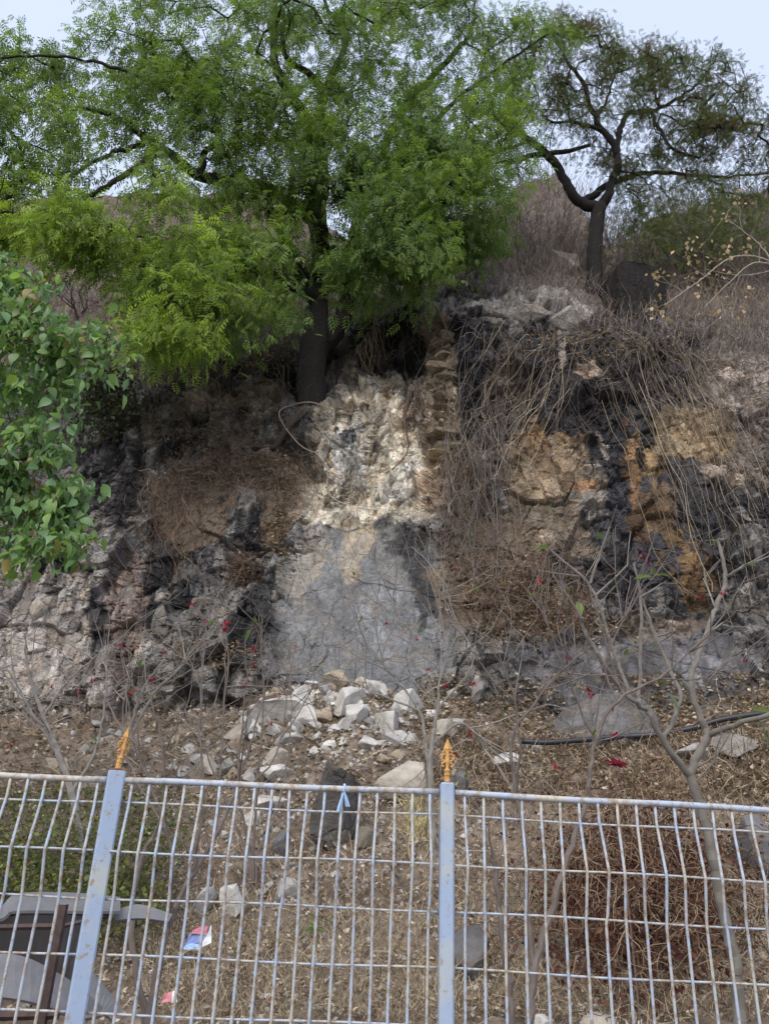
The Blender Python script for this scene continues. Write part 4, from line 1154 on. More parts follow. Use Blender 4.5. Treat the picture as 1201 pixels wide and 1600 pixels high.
tb = MB(); sk.mesh(tb, 0.0095, 0.42, (0.03, 0.026, 0.024), 0.055)
tb.build('trunk', M_BARK, NEEM, smooth=True)
LT, LF = pinnate(4, 0.24, 0.10, 0.034, 0.95, 0.3)
NL = 22
tp = np.array(sk.P)[tips]; tpar = np.array(sk.P)[np.array(sk.par)[tips]]
td = tp - tpar; td /= np.linalg.norm(td, axis=1, keepdims=True) + 1e-9
n = len(tp) * NL
rep = np.repeat(np.arange(len(tp)), NL)
pos = tp[rep] + RNG.normal(size=(n, 3)) * np.array([.23, .23, .17]) + td[rep] * RNG.uniform(-.35, .15, (n, 1))
d = rvec(n) * 0.8 + td[rep] * 0.5 + np.array([0, -0.12, -0.62])
# young growth is yellower: low outer sprays on the left, and random sprays
young = np.clip(np.array([{4: .45, 5: .4, 8: .4, 9: .5, 10: .6, 11: .6, 13: .4, 18: .2, 20: .2, 34: .5, 35: .4}.get(int(k), .16) for k in ke]) + 0.75 * perlin(A * 0.9, 77) + RNG.normal(size=len(ke)) * .12, 0, 1)[rep][:, None]
lt = C(0.115, 0.185, 0.055) * (1 - young) + C(0.29, 0.39, 0.06) * young
lt = lt * RNG.uniform(0.75, 1.25, (n, 1)) * RNG.uniform(0.85, 1.15, (len(tp), 1))[rep]
V, F, T = scatter(LT, LF, pos, d, RNG.uniform(-.7, .7, n), RNG.uniform(.5, 1.25, n), lt)
link('crown', mesh_np('crown', V - NT, F, T, M_LEAF), NEEM)

# ---- the dark twisted tree on the cliff top
DT = at(928, 440, 16.5)
DARKT = thing('dark_tree', 'dark twisted tree with sparse small leaves on the cliff top against the sky', 'tree', DT)
sk = Skeleton()
Y = 16.5
sk.limb([(926, 465, Y, .26), (928, 435, Y, .20), (929, 390, Y, .185), (932, 350, Y, .18), (936, 322, Y, .19)], wob=.01)
sk.limb([(934, 325, Y, .17), (908, 316, Y, .15), (890, 298, Y - .1, .135), (876, 268, Y - .2, .12), (852, 238, Y - .4, .11), (825, 218, Y - .6, .09), (795, 200, Y - .8, .07), (745, 170, Y - 1, .04)], J)
sk.limb([(852, 240, Y - .4, .09), (828, 243, Y - .3, .075), (806, 250, Y - .2, .06), (770, 255, Y, .03)], J)
sk.limb([(856, 240, Y - .4, .07), (890, 236, Y - .6, .06), (922, 226, Y - .8, .045)], J)
sk.limb([(910, 318, Y, .12), (940, 295, Y + .3, .10), (958, 285, Y + .5, .08), (1000, 272, Y + .8, .07), (1050, 270, Y + 1.0, .055), (1120, 276, Y + 1.1, .04), (1200, 270, Y + 1.2, .025)], J)
sk.limb([(936, 325, Y, .16), (950, 300, Y - .2, .13), (962, 268, Y - .4, .11), (962, 235, Y - .5, .10), (942, 205, Y - .6, .085), (922, 165, Y - .7, .07), (912, 130, Y - .8, .06), (887, 97, Y - .9, .045), (880, 72, Y - .9, .03)], J)
sk.limb([(962, 240, Y - .5, .09), (968, 200, Y - .3, .08), (985, 176, Y - .2, .07), (1020, 172, Y, .06), (1062, 150, Y + .2, .045), (1100, 120, Y + .3, .03), (1122, 82, Y + .4, .015)], J)
sk.limb([(1018, 173, Y, .06), (1032, 205, Y - .2, .05), (1052, 234, Y - .4, .04), (1092, 246, Y - .5, .03)], J)
sk.limb([(940, 205, Y - .6, .06), (900, 190, Y - .9, .045), (860, 190, Y - 1.1, .03)], J)
sk.limb([(965, 225, Y - .4, .06), (935, 190, Y + .2, .05), (950, 150, Y + .4, .04), (965, 100, Y + .5, .025)], J)
ED = [(885, 60, 16.0, 60, 40, 1.0, .8), (830, 120, 15.9, 60, 60, 1.0, .55), (920, 110, 16.0, 70, 55, 1.2, 1.0), (985, 140, 16.4, 60, 55, 1.2, 1.1), (1050, 110, 16.8, 60, 45, 1.0, 1.2), (1110, 110, 17.0, 60, 45, 1.0, 1.2), (1130, 170, 17.0, 70, 55, 1.2, 1.2), (1060, 190, 16.6, 70, 45, 1.1, 1.1),
      (1100, 245, 17.0, 90, 45, 1.1, 1.0), (1170, 290, 17.2, 60, 35, .9, 1.0), (1000, 240, 16.6, 70, 50, 1.0, .6), (890, 180, 15.9, 80, 50, 1.0, .45), (1150, 215, 17.0, 60, 60, 1.0, 1.0), (1010, 290, 16.6, 60, 30, .8, .6), (860, 60, 15.8, 60, 40, .8, .8), (1040, 60 + 30, 16.8, 40, 20, .6, .7), (1250, 220, 17.2, 60, 90, 1.0, .9), (930, 40, 16.0, 50, 30, .8, .8), (1010, 90, 16.4, 70, 40, 1.0, 1.0), (870, 150, 15.8, 70, 60, 1.0, .8), (950, 200, 16.2, 60, 60, 1.0, .5)]
A, ke = in_ellipsoids(ED, 1000, 0.2, 7)
tips = sk.reach(A, 0.3, 0.14)
tb = MB(); sk.mesh(tb, 0.012, 0.36, (0.02, 0.017, 0.016), 0.04)
tb.build('trunk', M_BARK, DARKT, smooth=True)
ST, SF = pinnate(4, 0.17, 0.055, 0.026, 1.1, 0.1)
NL = 19
tp = np.array(sk.P)[tips]; n = len(tp) * NL; rep = np.repeat(np.arange(len(tp)), NL)
pos = tp[rep] + RNG.normal(size=(n, 3)) * .14
rusty = (RNG.random(len(tp)) < 0.2)[rep][:, None]
lt = np.where(rusty, C(0.11, 0.075, 0.05), C(0.085, 0.105, 0.05)) * RNG.uniform(.7, 1.3, (n, 1))
V, F, T = scatter(ST, SF, pos, rvec(n) + np.array([0, 0, -.1]), RNG.uniform(-1, 1, n), RNG.uniform(.6, 1.1, n), lt)
link('crown', mesh_np('crown', V - DT, F, T, M_LEAF), DARKT)

# ---- broad-leaved tree reaching in from the left
BT = np.array([-6.6, 7.6, 1.6])
BROAD = thing('broad_leaved_tree', 'bright green broad-leaved tree reaching in at the left side of the photo', 'tree', BT)
sk = Skeleton()
LY_ = 7.2
def P3(x, y, z, r): return (x, y, z, r)
tr = smoothline([(-6.6, 7.6, 1.4, .16), (-6.5, 7.5, 2.6, .13), (-6.2, 7.4, 3.8, .11), (-5.9, 7.3, 5.0, .085), (-5.4, 7.2, 6.2, .06)], .2)
for i, p in enumerate(tr):
    sk.P.append(p[:3]); sk.par.append(i - 1); sk.fix.append(p[3])
sk.limb([(-260, 560, LY_, .06), (-120, 540, LY_, .045), (20, 520, LY_, .03), (110, 556, LY_, .02), (170, 560, LY_, .012)], J)
sk.limb([(-300, 760, LY_, .06), (-150, 740, LY_, .045), (-20, 720, LY_, .028), (60, 722, LY_ - .1, .018), (110, 760, LY_ - .1, .01)], J)
sk.limb([(-150, 740, LY_, .035), (-20, 790, LY_, .024), (70, 830, LY_, .014), (115, 868, LY_, .008)], J)
sk.limb([(-230, 545, LY_, .04), (-100, 470, LY_, .03), (20, 450, LY_, .018)], J)
EB = [(25, 450, 7.0, 55, 42, .35, 1.1), (20, 530, 7.1, 75, 45, .4, 1.1), (85, 520, 7.1, 40, 32, .3, 1.0), (110, 522, 7.0, 30, 22, .3, 1.0), (165, 552, 7.0, 32, 32, .25, 1.2), (60, 590, 7.2, 60, 34, .35, 1.0), (50, 650, 7.2, 75, 40, .4, 1.1),
      (95, 605, 7.2, 32, 22, .3, .9), (85, 690, 7.1, 34, 24, .25, 1.0), (20, 720, 7.1, 50, 20, .3, .6), (40, 770, 7.2, 70, 40, .4, 1.15), (105, 785, 7.1, 34, 36, .3, 1.2), (20, 835, 7.2, 40, 30, .3, 1.0), (85, 830, 7.1, 48, 28, .3, 1.1), (125, 860, 7.0, 18, 22, .2, 1.0), (-90, 600, 7.3, 90, 200, .6, .6)]
A, ke = in_ellipsoids(EB, 420, 0.0, 6)
tips = sk.reach(A, .12, .08)
tb = MB(); sk.mesh(tb, 0.0045, 0.42, (0.10, 0.11, 0.085), 0.02)
tb.build('trunk', M_BARK, BROAD, smooth=True)
def ovate(L=1.0, W=0.62):
    V = [(0, 0, 0)]; F = []
    st = [(0.06, .10), (0.22, .40), (0.42, .5), (0.65, .38), (0.85, .16)]
    for t, w in st:
        z = -0.28 * t * t
        V += [(t * L, -w * W, z + 0.10 * w), (t * L, 0, z), (t * L, w * W, z + 0.10 * w)]
    V.append((L, 0, -0.32))
    F4 = []
    for k in range(len(st) - 1):
        a = 1 + 3 * k
        F4 += [(a, a + 1, a + 4, a + 3), (a + 1, a + 2, a + 5, a + 4)]
    e = 1 + 3 * (len(st) - 1); T_ = len(V) - 1
    F4 += [(0, 2, 1, 1), (0, 3, 2, 2), (e, e + 1, T_, T_), (e + 1, e + 2, T_, T_)]
    return np.array(V), F4
OV, OF = ovate()
OF4 = [f for f in OF if len(set(f)) == 4]; OF3 = [tuple(dict.fromkeys(f)) for f in OF if len(set(f)) == 3]
def leaves_mesh(name, OV, pos, d, roll, scale, tint, mat, parent, origin):
    V, F, T = scatter(OV, OF4, pos, d, roll, scale, tint)
    _, F3, _ = scatter(OV, OF3, pos, d, roll, scale, tint)
    return link(name, mesh_np(name, V - np.asarray(origin), F, T, mat, True, F3), parent)
NL = 10
tp = np.array(sk.P)[tips]; n = len(tp) * NL; rep = np.repeat(np.arange(len(tp)), NL)
pos = tp[rep] + RNG.normal(size=(n, 3)) * np.array([.10, .10, .09])
dd = rvec(n) * .7 + np.array([0.15, -.25, -.55])
yl = np.clip(RNG.normal(.25, .3, len(tp)), 0, 1)[rep][:, None]
lt = (C(0.15, 0.26, 0.12) * (1 - yl) + C(0.25, 0.37, 0.10) * yl) * RNG.uniform(.75, 1.25, (n, 1))
worn = RNG.random(n) < .05
lt[worn] = C(0.24, 0.20, 0.07) * RNG.uniform(.7, 1.2, (int(worn.sum()), 1))
OVC = OV * np.array([1, .7, 1]); OVC[:, 2] += 0.9 * np.abs(OVC[:, 1]) - 0.12 * np.sin(OVC[:, 0] * 3)       # folded, drooping leaf
OVW = OV * np.array([1, 1.08, 1.5])
a_, b_ = np.arange(n) % 2 == 0, np.arange(n) % 2 == 1
rl, sl = RNG.normal(0, .6, n), RNG.uniform(.07, .17, n)
vv, ff, tt, f3, k_ = [], [], [], [], 0
for m_, T_ in ((a_, OVC), (b_, OVW)):
    V, F, T = scatter(T_, OF4, pos[m_], dd[m_], rl[m_], sl[m_], lt[m_]); _, F3, _ = scatter(T_, OF3, pos[m_], dd[m_], rl[m_], sl[m_], lt[m_])
    vv.append(V); ff.append(F + k_); f3.append(F3 + k_); tt.append(T); k_ += len(V)
link('crown', mesh_np('crown', np.concatenate(vv) - BT, np.concatenate(ff), np.concatenate(tt), M_BIGLEAF, True, np.concatenate(f3)), BROAD)

# ---- small bare trees and bushes of the hillside
def grow(mb, p, d, L, r, depth, tint, spread=.55, kids=(2, 3), tips=None, curl=.12, up=.05):
    n = max(3, int(L / 0.09)); pts = [np.array(p)]
    d = np.array(d, float); d /= np.linalg.norm(d)
    for _ in range(n):
        d = d + RNG.normal(size=3) * curl + np.array([0, 0, up]); d /= np.linalg.norm(d)
        pts.append(pts[-1] + d * L / n)
    rr = np.linspace(r, r * .62, len(pts))
    mb.tube(pts, rr, 6 if r > .012 else 4, np.asarray(tint) * random.uniform(.85, 1.15), cap=r > .02)
    if depth == 0:
        if tips is not None: tips.append((pts[-1], d))
        return
    for k in range(random.randint(*kids)):
        t = 1.0 if k == 0 else random.uniform(.45, .95)
        q = pts[int(t * (len(pts) - 1))]
        grow(mb, q, d + RNG.normal(size=3) * spread, L * random.uniform(.55, .85), r * random.uniform(.5, .68), depth - 1, tint, spread, kids, tips, curl, up)
for px, py, hh, lab, dep, tn, r in [
        (122, 505, 1.5, 'bare brown bush on the hillside left of the green tree', 4, C(0.075, 0.06, 0.055), .035),
        (205, 425, 2.6, 'leaning bare grey sapling on the hillside left of the green tree', 3, C(0.17, 0.15, 0.14), .05),
        (555, 535, 1.1, 'small dark forked tree right of the thick trunk', 3, C(0.035, 0.03, 0.028), .09),
        (745, 445, 1.0, 'small bare dark bush on the cliff edge between the two trees', 4, C(0.06, 0.05, 0.045), .04),
        (825, 440, 2.2, 'thin bare bush left of the dark twisted tree', 4, C(0.10, 0.085, 0.075), .03),
        (1060, 440, 2.4, 'bare tangled bush right of the black squared rock', 4, C(0.10, 0.085, 0.075), .03),
        (1150, 470, 2.4, 'bare tangled bush at the right edge of the cliff top', 4, C(0.12, 0.10, 0.09), .03),
        (60, 480, 1.3, 'bare twiggy bush on the hillside behind the broad-leaved tree', 4, C(0.10, 0.085, 0.08), .025),
        (270, 545, 1.0, 'bare reddish bush on the cliff edge left of the green tree', 4, C(0.13, 0.10, 0.085), .022)]:
    b = on(px, py)
    e = thing('bare_bush', lab, 'bush', b)
    mb = MB()
    for k in range(1 if r > .045 else 4):
        grow(mb, b - np.array([0, 0, .1]), (random.uniform(-.5, .5), random.uniform(-.4, .1), 1.0), hh * .5, r * random.uniform(.7, 1), dep, tn, .6)
    mb.build('stems', M_TWIG, e)

# ------------------------------------------------------------------ undergrowth nobody could count
def uni(a, b, n): return RNG.uniform(a, b, n)
def pick(cols, n, lo=.75, hi=1.25):
    c = np.array(cols, np.float32)[RNG.integers(0, len(cols), n)]
    return c * RNG.uniform(lo, hi, (n, 1))


def stuff(name, label, parts, mat, cat=None):
    V, F, T, k = [], [], [], 0
    for v, f, t in parts:
        V.append(v); F.append(np.asarray(f) + k); T.append(t); k += len(v)
    o = link(name, mesh_np(name, np.concatenate(V), np.concatenate(F), np.concatenate(T), mat))
    return tag(o, label, cat, kind='stuff')


def upright(px, py, h, cols, r=.006, K=5, lean=.35, curl=.16, sink=.05):
    """bare stems standing on the built surface"""
    n = len(px); b = on(px, py) - np.array([0, 0, sink])
    d = np.stack([RNG.normal(0, lean, n), RNG.normal(-.1, lean, n), np.ones(n)], 1)
    d /= np.linalg.norm(d, axis=1, keepdims=True)
    P = [b]
    for k in range(K - 1):
        d = d + RNG.normal(size=(n, 3)) * curl; d /= np.linalg.norm(d, axis=1, keepdims=True)
        P.append(P[-1] + d * (h / (K - 1))[:, None])
    return ribbons(np.stack(P, 1), 1.15 * r * np.linspace(1, .45, K)[None] * RNG.uniform(.6, 1.3, (n, 1)), pick(cols, n))


def hanging(x0, y0, x1, y1, n, cols, r=.006, K=15, off=.12, wander=10, bulge=.15):
    """bare vine stems hanging down the face from (x0, y0) to (x1, y1): ranges in photo pixels"""
    t = np.linspace(0, 1, K)
    sx, sy = uni(*x0, n), uni(*y0, n); ex, ey = sx + uni(*x1, n), sy + uni(*y1, n)
    ph = RNG.random((n, 3)) * 6.28; fr = np.array([3.0, 7.0, 15.0]) * RNG.uniform(.7, 1.4, (n, 3)); am = np.array([1.0, .5, .22]) * RNG.normal(size=(n, 3))
    w = (am[:, None] * np.sin(fr[:, None] * t[None, :, None] + ph[:, None])).sum(2) * wander
    X = sx[:, None] * (1 - t) + ex[:, None] * t + w * (0.25 + t)[None]
    Yp = sy[:, None] * (1 - t) + ey[:, None] * t + np.roll(w, 3, 0) * .4
    P = on(X, Yp)
    # a hanging stem cannot follow every hollow: smooth the depth, keep it in front of the rock
    yd = P[..., 1].copy()
    for _ in range(3): yd[:, 1:-1] = (yd[:, :-2] + yd[:, 1:-1] + yd[:, 2:]) / 3
    P[..., 1] = np.minimum(P[..., 1], yd) - .02 - off * RNG.random((n, 1)) - bulge * np.sin(t * math.pi)[None] * RNG.random((n, 1))
    return strands(P, r * RNG.uniform(.5, 1.5, (n, 1)) * np.linspace(1, .6, K)[None], pick(cols, n, .6, 1.4))


GREYBROWN = [(0.16, 0.135, 0.115), (0.20, 0.17, 0.145), (0.12, 0.10, 0.088), (0.24, 0.20, 0.165)]
REDBROWN = [(0.15, 0.10, 0.075), (0.12, 0.08, 0.06), (0.19, 0.13, 0.09)]
STRAW = [(0.37, 0.305, 0.21), (0.31, 0.25, 0.17), (0.43, 0.36, 0.255), (0.24, 0.185, 0.125)]
PURPLE = [(0.17, 0.135, 0.13), (0.14, 0.11, 0.105), (0.21, 0.17, 0.16), (0.11, 0.088, 0.082)]

# dry brush over the hillside and the cliff's top edge
pp = []
def edge_brush(x0, x1, y0, y1, n, h0, h1, cols, r):
    x, y = uni(x0, x1, n), uni(y0, y1, n)
    k = y < np.interp(x, PXS, KP[:, 9]) + 4
    pp.append(upright(x[k], y[k], uni(h0, h1, int(k.sum())), cols, r, curl=.24))
edge_brush(-80, 480, 320, 590, 4600, .4, 1.3, PURPLE, .007)
edge_brush(470, 660, 380, 520, 700, .3, .9, PURPLE, .007)
edge_brush(640, 900, 375, 470, 1500, .4, 1.3, GREYBROWN, .007)
edge_brush(700, 960, 270, 430, 1500, .8, 2.4, GREYBROWN + PURPLE, .009)
edge_brush(960, 1280, 300, 460, 1700, .8, 2.6, GREYBROWN + PURPLE, .009)
edge_brush(900, 1280, 400, 560, 1700, .4, 1.3, GREYBROWN + PURPLE, .0065)
edge_brush(200, 470, 540, 600, 1500, .2, .7, REDBROWN + PURPLE, .006)
n = 300; pp.append(upright(uni(1000, 1260, n), uni(545, 620, n), uni(.2, .5, n), GREYBROWN, .005, curl=.3))
stuff('dry_brush', 'grey-brown leafless brush covering the hillside and the cliff edge', pp, M_TWIG, 'brush')

# dry vines over the face
pp = []
pp.append(hanging((690, 775), (600, 730), (-20, 35), (120, 260), 64, GREYBROWN, .0055, off=.3, wander=20, bulge=.3))
pp.append(hanging((690, 760), (700, 800), (-20, 30), (50, 150), 90, REDBROWN + GREYBROWN, .005, off=.3, wander=22, bulge=.3))
pp.append(hanging((700, 1010), (450, 570), (-120, 60), (60, 260), 70, GREYBROWN + STRAW[:1], .004, off=.15, wander=24))
pp.append(hanging((760, 900), (520, 640), (-120, -20), (120, 260), 26, STRAW[1:], .005, off=.2, wander=18, bulge=.3))
pp.append(hanging((930, 1090), (540, 640), (70, 150), (170, 330), 44, STRAW, .0045, off=.25, wander=13, bulge=.3))
pp.append(hanging((1000, 1190), (530, 640), (10, 90), (60, 180), 80, GREYBROWN + STRAW[3:], .004, off=.2, wander=20))
pp.append(hanging((880, 1240), (410, 490), (-30, 50), (40, 110), 180, GREYBROWN + STRAW[1:2], .0045, off=.4, wander=22, bulge=.2))
pp.append(hanging((235, 300), (735, 810), (-30, 10), (40, 110), 90, REDBROWN + STRAW[3:], .0045, off=.12, wander=18))
pp.append(hanging((300, 470), (710, 755), (-40, 20), (10, 60), 70, REDBROWN, .0045, off=.15, wander=16))
pp.append(hanging((555, 600), (480, 530), (-6, 6), (40, 80), 40, STRAW[1:], .005, off=.1, wander=6))
pp.append(hanging((625, 690), (595, 625), (-4, 16), (40, 130), 40, REDBROWN, .006, off=.06, wander=8, bulge=.03))
pp.append(hanging((540, 680), (490, 530), (-10, 10), (20, 70), 50, GREYBROWN, .0045, off=.15, wander=10))
pp.append(hanging((300, 460), (560, 590), (-10, 20), (20, 70), 50, GREYBROWN + STRAW[3:], .0045, off=.12, wander=14))
# wiry side twigs tangled among the hanging stems
def tangle(x0, y0, n, cols, L=.5, r=.0035, off=.35):
    b = on(uni(*x0, n), uni(*y0, n)) - np.array([0, 1, 0]) * (.03 + off * RNG.random((n, 1)))
    d = rvec(n) * np.array([1, .4, 1]) + np.array([0, 0, -.25]); P = [b]
    for k in range(7):
        d = d + RNG.normal(size=(n, 3)) * np.array([.5, .25, .5]); d /= np.linalg.norm(d, axis=1, keepdims=True)
        P.append(P[-1] + d * (L / 7 * RNG.uniform(.5, 1.4, n))[:, None])
    P = np.stack(P, 1)
    return strands(P, r * RNG.uniform(.5, 1.5, (n, 1)), pick(cols, n, .6, 1.4))
pp.append(tangle((680, 790), (640, 900), 200, REDBROWN + GREYBROWN, .6))
pp.append(tangle((700, 1010), (500, 640), 220, GREYBROWN, .6, .003, .15))
pp.append(tangle((900, 1220), (430, 600), 700, GREYBROWN, .6, .0035, .4))
pp.append(tangle((240, 480), (560, 800), 800, REDBROWN + GREYBROWN, .4, .0035, .2))
pp.append(tangle((740, 900), (880, 980), 350, REDBROWN, .5, .004, .2))
pp.append(tangle((1040, 1220), (600, 900), 120, GREYBROWN + STRAW[3:], .6, .0035, .3))
stuff('dry_vines', 'bare dry vine stems hanging in curtains over the rock face', pp, M_TWIG, 'vines')

# brown leaf litter
LL = np.array([(0, 0, 0), (.5, -.3, .10), (1, 0, .02), (.5, .3, .14)]); LLF = [(0, 1, 2, 3)]
BROWN = [(0.29, 0.22, 0.155), (0.22, 0.16, 0.115), (0.38, 0.30, 0.22), (0.15, 0.11, 0.082), (0.50, 0.43, 0.34), (0.26, 0.17, 0.12), (0.42, 0.355, 0.275)]
def litter(px, py, size, cols, lift=.02, flat=.35, clump=True):
    P, N = on(px, py, True)
    if clump:
        k = perlin(P * 1.6, 91) + .6 * perlin(P * 5, 92) + RNG.normal(0, .18, len(px)) > -.16
        P, px, size = P[k], px[k], size[k]
    n = len(px)
    P = P + np.array([0, -.02, lift]) + RNG.random((n, 1)) * lift * np.array([0, -.5, 1])
    d = RNG.normal(size=(n, 3)) * np.array([1, 1, flat])
    return scatter(LL, LLF, P, d, RNG.normal(0, .5, n), size, pick(cols, n))
pp = []
n = 13000; pp.append(litter(uni(-60, 1260, n), uni(1095, 1260, n), uni(.025, .10, n), BROWN, .03))
n = 10000; pp.append(litter(uni(650, 1260, n), uni(1060, 1260, n), uni(.04, .09, n), BROWN, .03))
n = 12000; pp.append(litter(uni(-20, 1240, n), uni(1240, 1600, n), uni(.025, .055, n), BROWN, .03))
n = 2600; pp.append(litter(370 + RNG.normal(0, 60, n), 728 + RNG.normal(0, 22, n), uni(.05, .09, n), BROWN[:4], .05))
n = 900; pp.append(litter(440 + RNG.normal(0, 14, n), 810 + RNG.normal(0, 45, n), uni(.05, .09, n), BROWN[:4], .05))
n = 500; pp.append(litter(375 + RNG.normal(0, 16, n), 890 + RNG.normal(0, 12, n), uni(.05, .09, n), BROWN[:4], .05))
n = 1500; pp.append(litter(800 + RNG.normal(0, 45, n), 945 + RNG.normal(0, 32, n), uni(.05, .10, n), BROWN, .06))
n = 500; pp.append(litter(930 + RNG.normal(0, 50, n), 985 + RNG.normal(0, 18, n), uni(.05, .09, n), BROWN, .05))
n = 1400; pp.append(litter(uni(820, 1160, n), uni(525, 575, n), uni(.05, .09, n), BROWN, .05))
n = 1200; pp.append(litter(uni(260, 460, n), uni(550, 580, n), uni(.05, .09, n), BROWN, .05))
n = 700; pp.append(litter(uni(290, 420, n), uni(1020, 1060, n), uni(.05, .09, n), BROWN, .05))
stuff('leaf_litter', 'brown fallen leaves lying over the slope and the ledges', pp, M_DRY, 'leaves')

# dry grass and straw
pp = []
n = 8000; pp.append(upright(uni(230, 720, n), uni(1440, 1600, n), uni(.06, .22, n), STRAW, .0022, 4, .9, .35, .02))
n = 5000; pp.append(upright(uni(680, 1260, n), uni(1400, 1600, n), uni(.08, .28, n), STRAW, .0024, 5, .9, .35, .02))
n = 6000; pp.append(upright(uni(300, 1260, n), uni(1240, 1440, n), uni(.08, .26, n), STRAW[1:] + REDBROWN[:1], .003, 4, 1.0, .3, .02))
n = 4000; pp.append(upright(uni(640, 1260, n), uni(1150, 1260, n), uni(.1, .35, n), STRAW[1:] + REDBROWN, .0045, 4, 1.2, .3, .02))
n = 700; pp.append(upright(330 + RNG.normal(0, 70, n), 755 + RNG.normal(0, 26, n), uni(.15, .5, n), REDBROWN + STRAW[3:], .0045, 5, 1.0, .45, .02))
n = 900; pp.append(upright(790 + RNG.normal(0, 60, n), 930 + RNG.normal(0, 36, n), uni(.15, .5, n), REDBROWN + STRAW[2:], .0045, 5, 1.0, .45, .02))
n = 500; pp.append(upright(375 + RNG.normal(0, 14, n), 885 + RNG.normal(0, 14, n), uni(.1, .35, n), REDBROWN, .0045, 5, 1.0, .45, .02))
n = 260; pp.append(upright(650 + RNG.normal(0, 10, n), 1290 + RNG.normal(0, 26, n), uni(.15, .35, n), [(0.55, 0.47, 0.26), (0.45, 0.40, 0.2)], .004, 5, .5, .3, .02))
n = 900; pp.append(upright(uni(-20, 1240, n), uni(1100, 1250, n), uni(.15, .6, n), GREYBROWN + STRAW, .005, 5, 2.5, .25, .0))
n = 500; pp.append(upright(uni(240, 1240, n), uni(1250, 1590, n), uni(.12, .5, n), GREYBROWN + STRAW, .0035, 5, 2.5, .25, .0))
stuff('dry_grass', 'straw-coloured dry grass on the slope behind the fence', pp, M_TWIG, 'grass')

# dark red withered creeper behind the right-hand mesh
pp = []
n = 2300
cx, cy = 975 + RNG.normal(0, 75, n), 1410 + RNG.normal(0, 70, n)
b = on(cx, cy) + np.array([0, -.15, 0]) - np.array([0, .35, 0]) * RNG.random((n, 1)) + np.array([0, 0, .30]) * RNG.random((n, 1))
P = [b]; d = rvec(n) * np.array([1, .6, .8]) + np.array([0, 0, .2])
for k in range(5):
    d = d + RNG.normal(size=(n, 3)) * .5; d /= np.linalg.norm(d, axis=1, keepdims=True); P.append(P[-1] + d * uni(.03, .09, n)[:, None])
pp.append(strands(np.stack(P, 1), .0028, pick([(0.10, 0.045, 0.035), (0.14, 0.08, 0.055), (0.34, 0.27, 0.18), (0.28, 0.2, 0.13)], n)))
n = 5200
cx, cy = 975 + RNG.normal(0, 70, n), np.minimum(1415 + RNG.normal(0, 65, n), 1560)
b = on(cx, cy) + np.array([0, -.15, 0]) - np.array([0, .35, 0]) * RNG.random((n, 1)) + np.array([0, 0, .28]) * RNG.random((n, 1))
pp.append(scatter(LL, LLF, b, rvec(n), uni(-2, 2, n), uni(.03, .065, n), pick([(0.085, 0.032, 0.026), (0.12, 0.05, 0.035), (0.06, 0.026, 0.022), (0.16, 0.085, 0.055)], n)))
stuff('withered_creeper', 'dark red withered creeper heaped behind the right-hand mesh', pp, M_DRY, 'creeper')

# green creeper behind the left-hand mesh
pp = []
n = 9500
cx, cy = uni(-60, 330, n), 1250 + 220 * RNG.random(n) ** .8
keep = (cx < 300 - (cy - 1250) * .25 + RNG.normal(0, 22, n)); cx, cy = cx[keep], cy[keep]; n = len(cx)
b = on(cx, cy) + np.array([0, -1, 0]) * (.9 * RNG.random((n, 1)) ** 1.5) + np.array([0, 0, .22]) * RNG.random((n, 1))
LLV = np.array([(0, 0, 0), (.45, -.36, .06), (1, 0, -.12), (.45, .36, .06)])
pp.append(scatter(LLV, LLF, b, rvec(n) * np.array([1, 1, .6]) + np.array([0, -.3, -.2]), RNG.normal(0, .5, n), uni(.025, .06, n), pick([(0.09, 0.12, 0.045), (0.13, 0.165, 0.055), (0.07, 0.09, 0.035), (0.22, 0.25, 0.075), (0.17, 0.14, 0.08)], n)))
n = 700
b = on(uni(-60, 310, n), uni(1250, 1450, n)); P = [b + np.array([0, -.4, .05]) * RNG.random((n, 1))]; d = rvec(n)
for k in range(5):
    d = d + RNG.normal(size=(n, 3)) * .4; d /= np.linalg.norm(d, axis=1, keepdims=True); P.append(P[-1] + d * .08)
pp.append(strands(np.stack(P, 1), .003, pick(GREYBROWN, n)))
stuff('green_creeper', 'dull green creeper sprawling behind the left-hand mesh', pp, M_LEAF, 'creeper')

# dark green bush in the shade left, behind the broad-leaved tree
bb = on(175, 670); bush = thing('shaded_bush', 'dark green bush in the shade beside the broad-leaved tree', 'bush', bb)
n = 2200; pos = at(165 + RNG.normal(0, 26, n), 625 + RNG.normal(0, 28, n), 13.4 + RNG.normal(0, .35, n))
V, F, T = scatter(LLV, LLF, pos, rvec(n), RNG.normal(0, 1, n), uni(.06, .12, n), pick([(0.03, 0.04, 0.022), (0.045, 0.055, 0.028), (0.06, 0.05, 0.035)], n))
link('foliage', mesh_np('foliage', V - bb, F, T, M_LEAF), bush)
mb = MB()
for k in range(6): grow(mb, bb, (random.uniform(-.5, .5), -.2, 1), .6, .02, 3, C(.06, .05, .045))
mb.build('stems', M_TWIG, bush)
